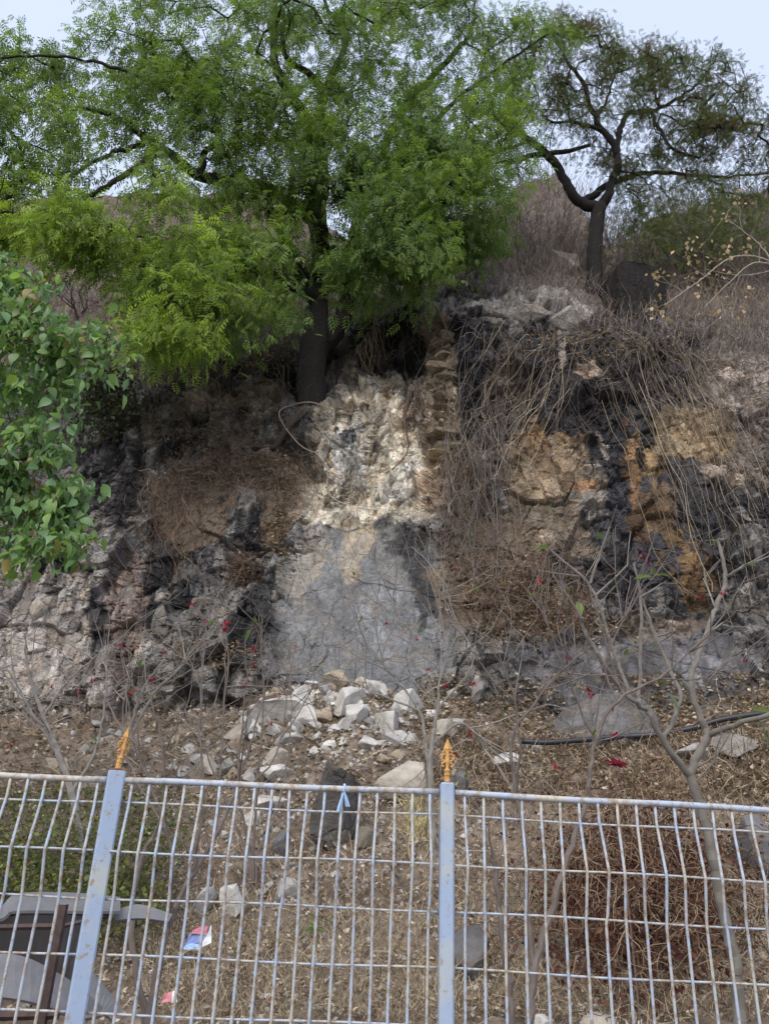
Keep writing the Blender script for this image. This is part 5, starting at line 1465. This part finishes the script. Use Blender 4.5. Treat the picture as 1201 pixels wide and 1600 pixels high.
# olive bushes at the right edge of the cliff top
for px, py, sx, sy, lab in [(1120, 350, 60, 34, 'olive green feathery bush right of the dark tree on the cliff top'), (1010, 345, 40, 34, 'thin olive bush hugging the dark tree trunk from the right')]:
    bb = on(px, 460); bush = thing('feathery_bush', lab, 'bush', bb)
    n = 2300 if sx > 50 else 800
    pos = at(px + RNG.normal(0, sx, n), py + RNG.normal(0, sy, n), float(bb[1]) - .4 + RNG.normal(0, .4, n))
    V, F, T = scatter(ST, SF, pos, rvec(n), RNG.normal(0, 1, n), uni(.7, 1.3, n), pick([(0.10, 0.135, 0.05), (0.13, 0.155, 0.06), (0.08, 0.105, 0.045)], n))
    link('foliage', mesh_np('foliage', V - bb, F, T, M_LEAF), bush)
    mb = MB()
    for k in range(9): grow(mb, bb, (random.uniform(-.6, .6), random.uniform(-.3, .3), 1), .8, .02, 4, C(.10, .085, .07), .5)
    mb.build('stems', M_TWIG, bush)

# stone chips too small to pick apart
pp = []
OC = np.array([(1, 0, 0), (-1, 0, 0), (0, 1, 0), (0, -1, 0), (0, 0, 1), (0, 0, -1.0)]) * .5
OC4 = [(0, 2, 4), (2, 1, 4), (1, 3, 4), (3, 0, 4), (2, 0, 5), (1, 2, 5), (3, 1, 5), (0, 3, 5)]
x = np.concatenate([uni(-20, 1240, 2600), 525 + RNG.normal(0, 95, 1500), uni(250, 760, 900)]); y = np.concatenate([uni(1095, 1600, 2600), uni(1095, 1260, 1500), uni(1260, 1600, 900)])
n = len(x)
V, F, T = scatter(OC * np.array([1.2, .9, .7]), OC4, on(x, y) + np.array([0, 0, .008]), rvec(n), uni(-3, 3, n), uni(.02, .085, n) * np.interp(y, [1100, 1600], [1.15, .6]), pick([(0.46, 0.44, 0.40), (0.33, 0.31, 0.28), (0.38, 0.31, 0.23), (0.22, 0.2, 0.18), (0.52, 0.50, 0.46)], n))
g_ = link('gravel', mesh_np('gravel', V, None, T, M_STONE, False, F)); tag(g_, 'stone chips strewn over the slope and the rubble heap', 'gravel', kind='stuff')

# ------------------------------------------------------------------ shrubs behind the fence
def traced(mb, ctrl, tint, sides=7, wob=.004, step=.06):
    L = limb_pts(ctrl, step, wob)
    mb.tube(L[:, :3], L[:, 3], sides if L[:, 3].max() > .012 else 5, tint, cap=True)
    return L


def blossom(mb, c, s, tint):
    n = 16
    V, F, T = scatter(np.array([(0, 0, 0), (.5, -.28, .1), (1, 0, 0), (.5, .28, .1)]), LLF, np.asarray(c) + RNG.normal(size=(n, 3)) * s * .28, rvec(n) + np.array([0, -.3, .3]), uni(-1, 1, n), uni(.5, 1.0, n) * s, pick([tint], n))
    mb.add(V, F, None, T)


RED = (0.34, 0.022, 0.055)
def leafy(parent, p, d, s, col, name='leaf'):
    V, F, T = scatter(OV * np.array([1, .75, 1]), OF4, np.array([p]), np.array([d], float), np.array([random.uniform(-.6, .6)]), np.array([s]), np.array([col]))
    _, F3, _ = scatter(OV, OF3, np.array([p]), np.array([d], float), np.zeros(1), np.ones(1), np.array([col]))
    return link(name, mesh_np(name, V - np.array(parent.location), F, T, M_BIGLEAF, True, F3), parent)


def shrub(name, label, base, limbs, tint, flowers=(), leaves=(), sub=(2, .35, .006, 2), cat='shrub', sides=7, k=1.0):
    """traced limbs, random side twigs, each flower head and each leaf a part"""
    limbs = [[(a, b_, c, r * k) for a, b_, c, r in L] for L in limbs]; flowers = [(*f[:3], (f[3] if len(f) > 3 else .028) * k, *f[4:]) for f in flowers]
    sub = (sub[0], sub[1] * k, sub[2] * k, sub[3])
    b = at(*base)
    b[2] = ground_z(base[0], base[2])
    e = thing(name, label, cat, b)
    mb = MB(); tips = []
    for L in limbs:
        if L[0][1] >= base[1] - 15:                       # down to its root in the slope
            q = at(*L[0][:3]); g_ = np.array([q[0] + .02, q[1], min(ground_z(L[0][0], L[0][2]), q[2]) - .08])
            mb.tube(smoothline([g_, (g_ + q) / 2 + np.array([.01, 0, 0]), q], .08), L[0][3] * 1.04, sides, np.asarray(tint))
        pts = traced(mb, L, np.asarray(tint) * random.uniform(.9, 1.1), sides)
        ns, ln, r, dp = sub
        for _ in range(ns):
            i = random.randint(len(pts) // 2, len(pts) - 1)
            t = pts[min(i + 1, len(pts) - 1), :3] - pts[max(i - 1, 0), :3]
            t = t / (np.linalg.norm(t) + 1e-9)
            grow(mb, pts[i, :3], t + RNG.normal(size=3) * np.array([.7, .3, .5]), ln * random.uniform(.6, 1.2), min(r, pts[i, 3]), dp, np.asarray(tint) * 1.1, .5, (1, 2), tips, .10, .06)
    mb.build('stems', M_TWIG, e)
    for f in flowers:
        p = at(*f[:3]); fm = MB(); blossom(fm, p, f[3] if len(f) > 3 else .028, f[4] if len(f) > 4 else RED)
        st = min(tips + [(at(L[-1][0], L[-1][1], L[-1][2]), None) for L in limbs], key=lambda q: np.linalg.norm(q[0] - p))[0]
        if np.linalg.norm(st - p) > .02:
            m_ = (st + p) / 2 + np.array([0, 0, -.02])
            sm = MB(); sm.tube(smoothline([st, m_, p], .03), .0022, 4, np.asarray(tint) * 1.2); sm.build('flower_stalk', M_TWIG, e)
        fm.build('flower', M_PETAL, e)
    for l in leaves:
        p = at(*l[:3])
        leafy(e, p, l[3], l[4], np.array(l[5]) * random.uniform(.85, 1.15))
    # a few random small leaves at twig tips
    random.shuffle(tips)
    for p, d in tips[:max(2, len(tips) // 9)]:
        leafy(e, p, d + np.array([0, -.3, .2]), random.uniform(.03, .06), (0.13, 0.19, 0.06))
    return e, tips


GB = C(0.15, 0.125, 0.11); GR = C(0.21, 0.195, 0.175)
# left: two crossing stems with thin shoots
Y = 4.6
shrub('flowering_shrub', 'thin bare shrub with crossing stems and red flowers between the two posts', (226, 1640, Y),
      [[(226, 1640, Y, .026), (246, 1520, Y, .022), (262, 1450, Y, .018), (300, 1370, Y, .015), (335, 1310, Y, .013), (362, 1250, Y, .010), (385, 1180, Y, .007), (412, 1090, Y, .004)],
       [(236, 1640, Y + .1, .022), (214, 1520, Y + .1, .018), (205, 1440, Y + .1, .016), (222, 1340, Y + .1, .013), (252, 1285, Y + .1, .011), (255, 1180, Y, .007), (235, 1090, Y, .004)],
       [(300, 1370, Y, .011), (318, 1250, Y - .1, .008), (312, 1120, Y - .1, .006), (322, 970, Y - .1, .003)],
       [(335, 1310, Y, .010), (345, 1180, Y, .007), (352, 1060, Y, .005), (348, 980, Y, .003)],
       [(252, 1285, Y + .1, .008), (200, 1190, Y + .2, .006), (192, 1120, Y + .2, .005), (205, 1020, Y + .2, .003)],
       [(262, 1450, Y, .014), (268, 1330, Y - .2, .010), (235, 1230, Y - .25, .007), (205, 1130, Y - .3, .004), (190, 1010, Y - .3, .0025)],
       [(362, 1250, Y, .008), (430, 1180, Y, .005), (455, 1040, Y, .003)]], GB,
      [(350, 985, Y, .03), (352, 975, Y, .03), (396, 1014, Y, .026), (208, 1080, Y + .2, .026), (240, 1062, Y, .022), (300, 945, Y - .1, .026), (382, 1073, Y, .026), (462, 1010, Y, .02), (190, 1008, Y - .3, .022), (320, 972, Y - .1, .018)],
      [(325, 978, Y, (.5, -.3, .6), .07, (.14, .2, .07)), (212, 1030, Y, (-.4, -.3, .5), .06, (.14, .2, .07)), (385, 1000, Y, (.1, -.3, .8), .07, (.14, .2, .07))], (4, .32, .005, 2))
# far left shrub, grey leaning limbs
Y = 7.3
shrub('flowering_shrub', 'leaning grey bare shrub left of the ochre finial', (118, 1330, Y),
      [[(130, 1330, Y, .03), (112, 1240, Y, .026), (92, 1180, Y, .022), (68, 1120, Y, .016), (45, 1050, Y, .010), (38, 990, Y, .006)],
       [(92, 1180, Y, .014), (60, 1130, Y, .010), (20, 1060, Y, .006), (4, 1030, Y, .004)],
       [(112, 1240, Y, .014), (150, 1170, Y, .010), (165, 1080, Y, .007), (165, 1000, Y, .004)],
       [(68, 1120, Y, .010), (110, 1060, Y, .007), (185, 1000, Y, .004)]], GR,
      [(145, 1065, Y, .026), (120, 1082, Y, .022), (80, 1075, Y, .022), (14, 1168, Y, .03)], (), (4, .35, .006, 2), k=1.3)
Y = 8.8
shrub('flowering_shrub', 'pale slanting bare shrub against the cliff foot left of the slab', (190, 1230, Y),
      [[(175, 1240, Y, .02), (195, 1170, Y, .016), (222, 1080, Y, .011), (258, 1030, Y, .008)], [(195, 1170, Y, .014), (240, 1085, Y, .012), (275, 1050, Y, .008), (298, 1020, Y, .005)]], C(.24, .22, .19),
      [(205, 1085, Y, .026), (255, 1020, Y, .03)], [(140, 1150, Y, (.8, -.3, -.3), .16, (.13, .18, .08))], (5, .4, .006, 2), k=1.35)
# middle: thin shrub beside the middle post
Y = 7.4
shrub('flowering_shrub', 'thin grey shrub with spreading bare twigs beside the middle finial', (672, 1300, Y),
      [[(676, 1330, Y, .028), (672, 1225, Y, .024), (674, 1165, Y, .018), (683, 1110, Y, .012), (690, 1050, Y, .007), (720, 980, Y, .004)],
       [(672, 1225, Y, .016), (664, 1160, Y, .013), (655, 1110, Y, .010), (600, 1040, Y, .006), (560, 985, Y, .0035)],
       [(674, 1165, Y, .012), (720, 1130, Y, .009), (752, 1160, Y, .007), (760, 1175, Y, .005)],
       [(655, 1110, Y, .008), (590, 1085, Y, .006), (560, 1070, Y, .004), (520, 1060, Y, .003)],
       [(683, 1110, Y, .009), (740, 1030, Y, .006), (700, 960, Y, .004), (690, 900, Y, .003)],
       [(690, 1050, Y, .006), (640, 1000, Y, .004), (610, 930, Y, .003)]], GR,
      [(565, 965, Y, .022), (604, 975, Y, .022), (695, 1072, Y, .024), (740, 1070, Y, .03), (668, 1048, Y, .022), (712, 890, Y, .022), (650, 1000, Y, .02), (735, 1148, Y, .03)],
      [(655, 820, Y, (.6, -.3, .2), .06, (.15, .22, .07)), (652, 990, Y, (.4, -.3, .7), .09, (.15, .22, .07)), (745, 925, Y, (.1, -.3, .9), .07, (.18, .26, .08)), (560, 975, Y, (.3, -.2, .9), .07, (.2, .26, .08))], (6, .5, .006, 3), k=1.3)
# right of the middle post: two trunks rising behind the mesh
Y = 4.7
shrub('flowering_shrub', 'forked bare shrub with small red flowers right of the middle post', (815, 1640, Y),
      [[(806, 1660, Y, .026), (800, 1590, Y, .022), (786, 1460, Y, .019), (776, 1385, Y, .015), (770, 1330, Y, .010)],
       [(826, 1660, Y, .026), (834, 1520, Y, .022), (864, 1415, Y, .019), (895, 1310, Y, .016), (918, 1245, Y, .014), (930, 1160, Y, .012), (965, 1095, Y, .010), (1030, 1060, Y, .008), (1075, 1020, Y, .006), (1130, 960, Y, .004), (1165, 900, Y, .003)],
       [(834, 1520, Y, .018), (822, 1400, Y, .016), (820, 1320, Y, .014), (806, 1240, Y, .012), (800, 1150, Y, .010), (826, 1110, Y, .008), (880, 1045, Y, .007), (960, 980, Y, .005), (1010, 915, Y, .003)],
       [(806, 1240, Y, .009), (812, 1160, Y - .1, .007), (800, 1080, Y - .1, .005), (770, 1000, Y - .1, .003)],
       [(930, 1160, Y, .008), (900, 1090, Y, .006), (885, 1040, Y, .004), (880, 980, Y, .003)],
       [(965, 1095, Y, .007), (945, 1040, Y, .005), (975, 960, Y, .004), (985, 900, Y, .003)],
       [(1030, 1060, Y, .006), (1090, 1060, Y, .004), (1135, 1035, Y, .003)],
       [(880, 1045, Y, .005), (850, 960, Y, .004), (845, 912, Y, .003)]], GB,
      [(843, 908, Y, .026, (0.62, 0.03, 0.06)), (922, 1088, Y, .03), (918, 1080, Y, .026), (1128, 928, Y, .024), (868, 1198, Y, .028), (962, 1150, Y, .026), (898, 968, Y, .022), (888, 1030, Y, .026), (1094, 935, Y, .02), (1162, 1034, Y, .02), (710, 1180, Y, .026), (957, 1110, Y, .02)],
      [(850, 925, Y, (.2, -.2, -.8), .06, (.2, .28, .08)), (838, 930, Y, (-.6, -.2, .1), .06, (.2, .28, .08))], (6, .38, .005, 3))
p = at(968, 1198, 4.8)
sh = thing('red_flower_plant', 'low plant with a tuft of dark red buds just above the rail', 'plant', [at(966, 1262, 4.8)[0], 4.8, ground_z(966, 4.8)])
mb = MB(); mb.tube(smoothline([np.array([at(966, 1262, 4.8)[0] + .03, 4.8, ground_z(966, 4.8) - .05]), at(966, 1262, 4.8), at(963, 1230, 4.8), p], .03), .004, 5, C(.16, .11, .09)); mb.build('stem', M_TWIG, sh)
mb = MB()
for k in range(11): mb.tube(smoothline([p, p + np.array([random.uniform(-.05, .05), random.uniform(-.03, .03), .015]), p + np.array([random.uniform(-.10, .09), random.uniform(-.04, .04), random.uniform(.0, .05)])], .02), [.004] * 1 if False else .005, 5, C(.26, .02, .045))
mb.build('flower', M_PETAL, sh)
# low tangle of thin upright twigs in front of the left creeper and rubble
Y = 7.2
shrub('flowering_shrub', 'wispy upright twigs in front of the rubble heap', (395, 1330, Y),
      [[(395, 1340, Y, .010), (402, 1220, Y, .008), (412, 1100, Y, .005), (405, 960, Y, .003)], [(392, 1340, Y, .010), (372, 1230, Y, .007), (380, 1120, Y, .005), (392, 1020, Y, .003)],
       [(400, 1340, Y, .009), (440, 1240, Y, .006), (455, 1120, Y, .004), (452, 1010, Y, .0025)], [(390, 1340, Y, .009), (352, 1250, Y, .006), (318, 1150, Y, .005), (316, 1000, Y, .003)]], GB,
      [(425, 1130, Y, .022), (396, 1040, Y, .022)], (), (4, .3, .004, 2), k=1.35)

# ---- frangipani: stout grey forking limbs
Y = 5.0
TF = C(0.175, 0.16, 0.138)
FL = [[(1160, 1680, Y, .060), (1155, 1595, Y, .056), (1149, 1510, Y, .052), (1126, 1410, Y, .047), (1105, 1300, Y, .044), (1082, 1225, Y, .043), (1077, 1208, Y, .045)],
      [(1078, 1212, Y, .036), (1055, 1185, Y - .05, .032), (1036, 1160, Y - .1, .029), (1018, 1122, Y - .15, .026), (1008, 1108, Y - .15, .024), (985, 1092, Y - .2, .022), (968, 1078, Y - .2, .021), (940, 1030, Y - .3, .020), (914, 985, Y - .3, .018), (902, 955, Y - .35, .016)],
      [(1076, 1212, Y, .042), (1090, 1178, Y, .039), (1106, 1150, Y, .037), (1096, 1125, Y, .033), (1084, 1098, Y, .030), (1080, 1060, Y, .028), (1094, 1012, Y + .1, .027), (1118, 950, Y + .2, .025), (1134, 905, Y + .25, .023), (1128, 875, Y + .25, .020), (1121, 846, Y + .25, .016)],
      [(1134, 902, Y + .25, .017), (1148, 893, Y + .2, .015), (1162, 885, Y + .2, .012)],
      [(1106, 1150, Y, .031), (1130, 1140, Y - .1, .028), (1160, 1128, Y - .2, .024), (1200, 1118, Y - .3, .022), (1240, 1080, Y - .3, .02)],
      [(1036, 1160, Y - .1, .022), (1062, 1092, Y + .1, .020), (1046, 1046, Y + .2, .019), (1028, 1005, Y + .25, .018), (1014, 968, Y + .3, .016), (1004, 935, Y + .3, .014)],
      [(985, 1092, Y - .2, .019), (974, 1062, Y - .1, .018), (962, 1028, Y, .018), (950, 995, Y, .017), (938, 955, Y, .017), (924, 918, Y, .016), (890, 885, Y, .015), (856, 856, Y, .012)],
      [(922, 912, Y, .014), (932, 880, Y, .013), (945, 846, Y, .010)],
      [(998, 1100, Y - .1, .016), (998, 1075, Y, .016), (1000, 1010, Y, .016), (1001, 935, Y, .014), (990, 880, Y, .011)]]
Gn = (.13, .21, .10)
FL = [[(a, b, c, r * .66) for a, b, c, r in L] for L in FL]
shrub('frangipani', 'stout grey forking frangipani with a few leaves behind the fence', (1160, 1680, Y), FL, TF,
      [(1010, 878, Y, .05, (0.10, 0.02, 0.06)), (1001, 866, Y, .04, (0.10, 0.02, 0.06))],
      [(857, 856, Y, (-.9, -.3, -.05), .13, Gn), (1120, 846, Y + .25, (-.8, -.3, .1), .11, Gn), (902, 940, Y - .3, (.1, -.4, -.8), .11, (.2, .27, .07)), (892, 930, Y - .3, (-.6, -.3, -.5), .09, Gn),
       (990, 905, Y, (.9, -.3, .35), .12, (.2, .3, .09)), (1020, 900, Y, (.9, -.3, .2), .10, (.2, .3, .09)), (946, 846, Y, (.5, -.3, .7), .09, Gn), (940, 842, Y, (-.4, -.3, .5), .07, Gn), (1160, 884, Y + .2, (.8, -.3, .2), .09, Gn),
       (1040, 1080, Y - .1, (.5, -.4, -.8), .16, (.15, .21, .12)), (1180, 1120, Y - .25, (.3, -.4, -.85), .2, (.15, .2, .13)), (1172, 1110, Y - .2, (.9, -.3, .1), .14, (.2, .24, .12))], (2, .3, .008, 1), 'frangipani', 12)

# ---- pale-leaved dry branch over the cliff top at the right edge
DB = at(1230, 520, 12.6)
db = thing('dry_leaved_shrub', 'arching bare shrub with pale curled dry leaves at the right edge of the cliff top', 'shrub', DB)
mb = MB(); tips = []
for L in [[(1240, 520, 12.6, .03), (1215, 420, 12.4, .022), (1150, 400, 12.2, .016), (1090, 440, 12.0, .010), (1040, 475, 11.9, .006)], [(1240, 520, 12.6, .028), (1225, 430, 12.4, .02), (1180, 410, 12.1, .014), (1140, 440, 12.0, .009), (1100, 480, 11.9, .006)],
          [(1238, 500, 12.6, .025), (1200, 400, 12.5, .016), (1160, 360, 12.4, .010), (1130, 340, 12.4, .006)], [(1215, 420, 12.4, .015), (1160, 430, 12.3, .01), (1100, 420, 12.2, .006)]]:
    pts = traced(mb, L, C(.36, .31, .25))
    for _ in range(7):
        i = random.randint(len(pts) // 3, len(pts) - 1)
        grow(mb, pts[i, :3], RNG.normal(size=3) + np.array([-.5, 0, -.2]), .5, .006, 1, C(.34, .29, .23), .6, (1, 2), tips)
mb.build('stems', M_TWIG, db)
tp = np.array([t[0] for t in tips]); n = len(tp) * 5; rep = np.repeat(np.arange(len(tp)), 5)
V, F, T = scatter(LLV, LLF, tp[rep] + RNG.normal(size=(n, 3)) * .10, rvec(n) + np.array([0, -.2, -.3]), uni(-1, 1, n), uni(.07, .13, n), pick([(.50, .36, .22), (.42, .30, .19), (.55, .43, .28)], n))
link('foliage', mesh_np('foliage', V - DB, F, T, M_DRY), db)

# ---- pale looping vine below the thick trunk
vb = on(520, 648)
vn = tag(MB().tube(smoothline([on(*q) + np.array([0, -.18, 0]) for q in [(522, 646), (490, 645), (462, 640), (438, 652), (446, 672), (466, 695), (485, 705), (500, 725), (512, 742), (512, 770), (530, 790), (575, 803), (620, 812)]], .08), .013, 6, C(.36, .31, .25)).build('vine', M_TWIG, None, vb, True),
         'pale bare vine looping down the rock below the thick trunk', 'vine')
# roots gripping the ledge
for k, (lab, q) in enumerate([('stout root running left from the thick trunk along the ledge', [(478, 650), (455, 672), (425, 690), (395, 690), (375, 700)]), ('root hanging down the pale scar right of the trunk', [(650, 600), (662, 650), (680, 700), (700, 740), (712, 790)]),
                              ('root curling over the pale scar', [(640, 610), (632, 660), (636, 700), (620, 730), (600, 735)])]):
    pr = smoothline([on(*c) + np.array([0, -.06, .02]) for c in q], .1)
    tag(MB().tube(pr, np.linspace(.10 if k == 0 else .03, .03 if k == 0 else .012, len(pr)), 8, C(.10, .08, .065) if k == 0 else C(.14, .10, .075)).build('root', M_BARK, None, pr[0], True), lab, 'root')

# ------------------------------------------------------------------ hose, litter, broken tub
M_HOSE = surf_mat('black_hose', (0.022, 0.024, 0.032), 0.45, 0.15, 20, 0.1, 40, 0.5)
HS = [(812, 1168), (850, 1172), (900, 1171), (960, 1167), (1020, 1160), (1075, 1152), (1130, 1142), (1201, 1128), (1260, 1118)]
hp = np.array([on(*q) + np.array([0, -.12, .10 + .03 * math.sin(k * 1.3)]) for k, q in enumerate(HS)])
tag(MB().tube(smoothline(hp, .08), .034, 12).build('hose', M_HOSE, None, hp[0], True), 'black plastic hose lying across the slope at the right', 'hose')

Yp = 5.55
o = at(322, 1490, Yp)
pk = thing('plastic_packet', 'crumpled blue, red and white plastic packet lying among stones', 'packet', o)
def patch(parent, name, quad, Y, col, n=6, amp=.012, mat=None):
    q = [at(x, y, Y + dy) for x, y, dy in quad]
    u = np.linspace(0, 1, n)
    G = np.array([[(q[0] * (1 - a) + q[1] * a) * (1 - b) + (q[3] * (1 - a) + q[2] * a) * b for b in u] for a in u])
    G[..., 1] += amp * fbm(G * 22, 3, 4); G[..., 2] += amp * .6 * fbm(G * 18 + 7, 3, 5)
    V = G.reshape(-1, 3); V2 = V + np.array([0, .006, 0])
    idx = np.arange(n * n).reshape(n, n)
    f = np.stack([idx[:-1, :-1], idx[1:, :-1], idx[1:, 1:], idx[:-1, 1:]], -1).reshape(-1, 4)
    rim = np.concatenate([idx[0], idx[1:, -1], idx[-1, ::-1][1:], idx[::-1, 0][1:]])
    fr = [(rim[i], rim[i + 1], rim[i + 1] + n * n, rim[i] + n * n) for i in range(len(rim) - 1)]
    m = MB(); m.add(np.vstack([V, V2]), np.vstack([f, f[:, ::-1] + n * n, np.array(fr)]), None, col)
    return m.build(name, mat or M_PLAS, parent, smooth=False)
M_PLAS = surf_mat('printed_plastic', None, .35, .12, 30, 0.2, 60, .5, bdist=.004)
patch(pk, 'blue_panel', [(286, 1482, 0), (318, 1476, -.02), (322, 1462, .0), (296, 1460, .02)], Yp, C(.13, .20, .45))
patch(pk, 'red_stripe', [(296, 1459, 0), (322, 1461, 0), (326, 1446, .03), (312, 1448, .03)], Yp, C(.42, .10, .16))
patch(pk, 'white_panel', [(304, 1486, -.02), (330, 1474, -.02), (330, 1444, .03), (324, 1462, 0)], Yp - .01, C(.56, .58, .62))
patch(pk, 'light_blue_corner', [(286, 1483, -.01), (304, 1485, -.02), (312, 1477, -.02), (292, 1474, 0)], Yp - .01, C(.30, .46, .68))
wr = thing('wrapper', 'small pink and white wrapper at the foot of the crossing stems', 'wrapper', at(264, 1562, 5.22))
patch(wr, 'pink_panel', [(251, 1568, 0), (268, 1566, 0), (270, 1550, .02), (258, 1552, .02)], 5.22, C(.52, .18, .21))
patch(wr, 'white_panel', [(268, 1568, 0), (277, 1566, 0), (276, 1549, .02), (270, 1550, .02)], 5.21, C(.74, .72, .70))
for px, py, w, lab in [(534, 1459, 12, 'small white scrap of paper in the dry grass near a green weed'), (418, 1556, 18, 'pale crumpled plastic scrap in the dry grass low behind the mesh'), (905, 1478 + 20, 10, 'tiny white scrap caught in the red creeper')]:
    Yq = float(on(px, py)[1]) - .08
    s_ = thing('paper_scrap', lab, 'scrap', at(px, py + 4, Yq))
    patch(s_, 'sheet', [(px - w / 2, py + 5, 0), (px + w / 2, py + 3, 0), (px + w / 2, py - 5, .02), (px - w / 2, py - 3, .02)], Yq, C(.66, .66, .68), 5, .02)
# green weed
wb = on(500, 1462); wd = thing('green_weed', 'small bright green weed in the dry grass behind the mesh', 'weed', wb)
for k in range(16):
    a = random.uniform(0, 6.28); leafy(wd, wb + np.array([.05 * math.cos(a), -.05 + .04 * math.sin(a), random.uniform(.02, .14)]), (math.cos(a), math.sin(a) - .4, random.uniform(-.1, .6)), random.uniform(.05, .09), np.array([.12, .24, .05]))
mb = MB(); [mb.tube([wb, wb + np.array([random.uniform(-.04, .04), -.05, .12])], .003, 4, C(.12, .2, .05)) for _ in range(4)]; mb.build('stem', M_TWIG, wd)

# broken grey tub on an angle-iron frame behind the left panel
Yb = 3.9
tb_o = at(95, 1640, Yb)
TUB = thing('broken_tub', 'broken grey moulded tub on a rusty angle-iron frame behind the leaning post', 'tub', tb_o)
M_TUB = surf_mat('grey_plastic', (0.165, 0.165, 0.175), .5, .16, 14, .25, 30, .4, bdist=.006)
M_IRON = surf_mat('rusty_iron', (0.085, 0.06, 0.055), .8, .4, 30, .4, 50, .2, bdist=.004)
def loft(secs, name, mat, thick=.012, sub=5):
    """sheet through rows of photo points (column, row, metres ahead), with real thickness"""
    R = [smoothline(at(*np.array(s, float).T), .05) for s in secs]
    n = 18
    R = np.array([np.stack([np.interp(np.linspace(0, 1, n), np.linspace(0, 1, len(r)), r[:, d]) for d in range(3)], 1) for r in R])
    G = np.stack([smoothline(R[:, k], 10.0) if len(R) == 2 else np.stack([np.interp(np.linspace(0, 1, 3 * len(R)), np.linspace(0, 1, len(R)), R[:, k, d]) for d in range(3)], 1) for k in range(n)], 1)
    a, b = G.shape[:2]
    N_ = np.cross(np.gradient(G, axis=0), np.gradient(G, axis=1)); N_ /= np.linalg.norm(N_, axis=2, keepdims=True) + 1e-9
    V = np.vstack([G.reshape(-1, 3), (G + N_ * thick).reshape(-1, 3)])
    idx = np.arange(a * b).reshape(a, b)
    f = np.stack([idx[:-1, :-1], idx[1:, :-1], idx[1:, 1:], idx[:-1, 1:]], -1).reshape(-1, 4)
    rim = np.concatenate([idx[0], idx[1:, -1], idx[-1, ::-1][1:], idx[::-1, 0][1:]])
    fr = np.array([(rim[i], rim[i + 1], rim[i + 1] + a * b, rim[i] + a * b) for i in range(len(rim) - 1)])
    return MB().add(V, np.vstack([f, f[:, ::-1] + a * b, fr])).build(name, mat, TUB, smooth=False)
loft([[(-60, 1440, 3.8), (0, 1437, 3.8), (12, 1428, 3.8), (20, 1424, 3.8), (60, 1423, 3.8), (130, 1424, 3.82), (188, 1424, 3.9)],
      [(-60, 1420, 4.0), (0, 1418, 4.0), (14, 1402, 4.0), (30, 1396, 4.02), (70, 1394, 4.02), (130, 1396, 4.05), (188, 1402, 4.1)]], 'rim', M_TUB)
loft([[(-60, 1442, 3.83), (10, 1430, 3.83), (60, 1426, 3.83), (125, 1427, 3.86), (150, 1430, 3.9)], [(-60, 1520, 4.1), (10, 1515, 4.1), (60, 1518, 4.1), (110, 1530, 4.1), (140, 1540, 4.1)]], 'wall', M_TUB)
loft([[(-60, 1492, 3.75), (0, 1492, 3.75), (40, 1500, 3.76), (80, 1520, 3.78), (120, 1545, 3.8), (158, 1580, 3.85)], [(-60, 1560, 3.6), (0, 1562, 3.6), (40, 1568, 3.6), (80, 1580, 3.62), (120, 1596, 3.65), (156, 1592, 3.75)]], 'skirt', M_TUB)
loft([[(180, 1426, 4.05), (214, 1416, 4.1), (240, 1422, 4.12), (268, 1432, 4.15)], [(178, 1442, 4.0), (214, 1438, 4.05), (240, 1440, 4.08), (262, 1444, 4.1)]], 'side_lip', M_TUB)
loft([[(130, 1500, 3.95), (150, 1530, 3.95), (184, 1572, 3.98), (190, 1580, 3.98)], [(120, 1545, 3.9), (140, 1572, 3.9), (165, 1590, 3.9), (175, 1600, 3.9)]], 'torn_flap', M_TUB)
m = MB(); p0 = at(98, 1414, 3.56); p1 = np.array([p0[0], p0[1], 0.05])
for dx, sx, sy in ((0, .028, .005), (.0115, .005, .028)):
    m.box((p0 + p1) / 2 + np.array([dx, 0 if sy < .01 else .0165, 0]), (sx, sy, abs(p0[2] - p1[2])))
m.build('frame_post', M_IRON, TUB)
MB().tube([at(-60, 1452, 3.6), at(30, 1449, 3.6), at(92, 1448, 3.6)], .012, 4).build('frame_bar', M_IRON, TUB)
MB().tube([at(95, 1448, 3.74), at(130, 1440, 3.8), at(170, 1430, 3.9)], .009, 4).build('frame_bar', M_IRON, TUB)
MB().tube([at(-60, 1590, 3.58), at(30, 1588, 3.58), at(92, 1586, 3.58)], .016, 4).build('frame_bar', M_IRON, TUB)
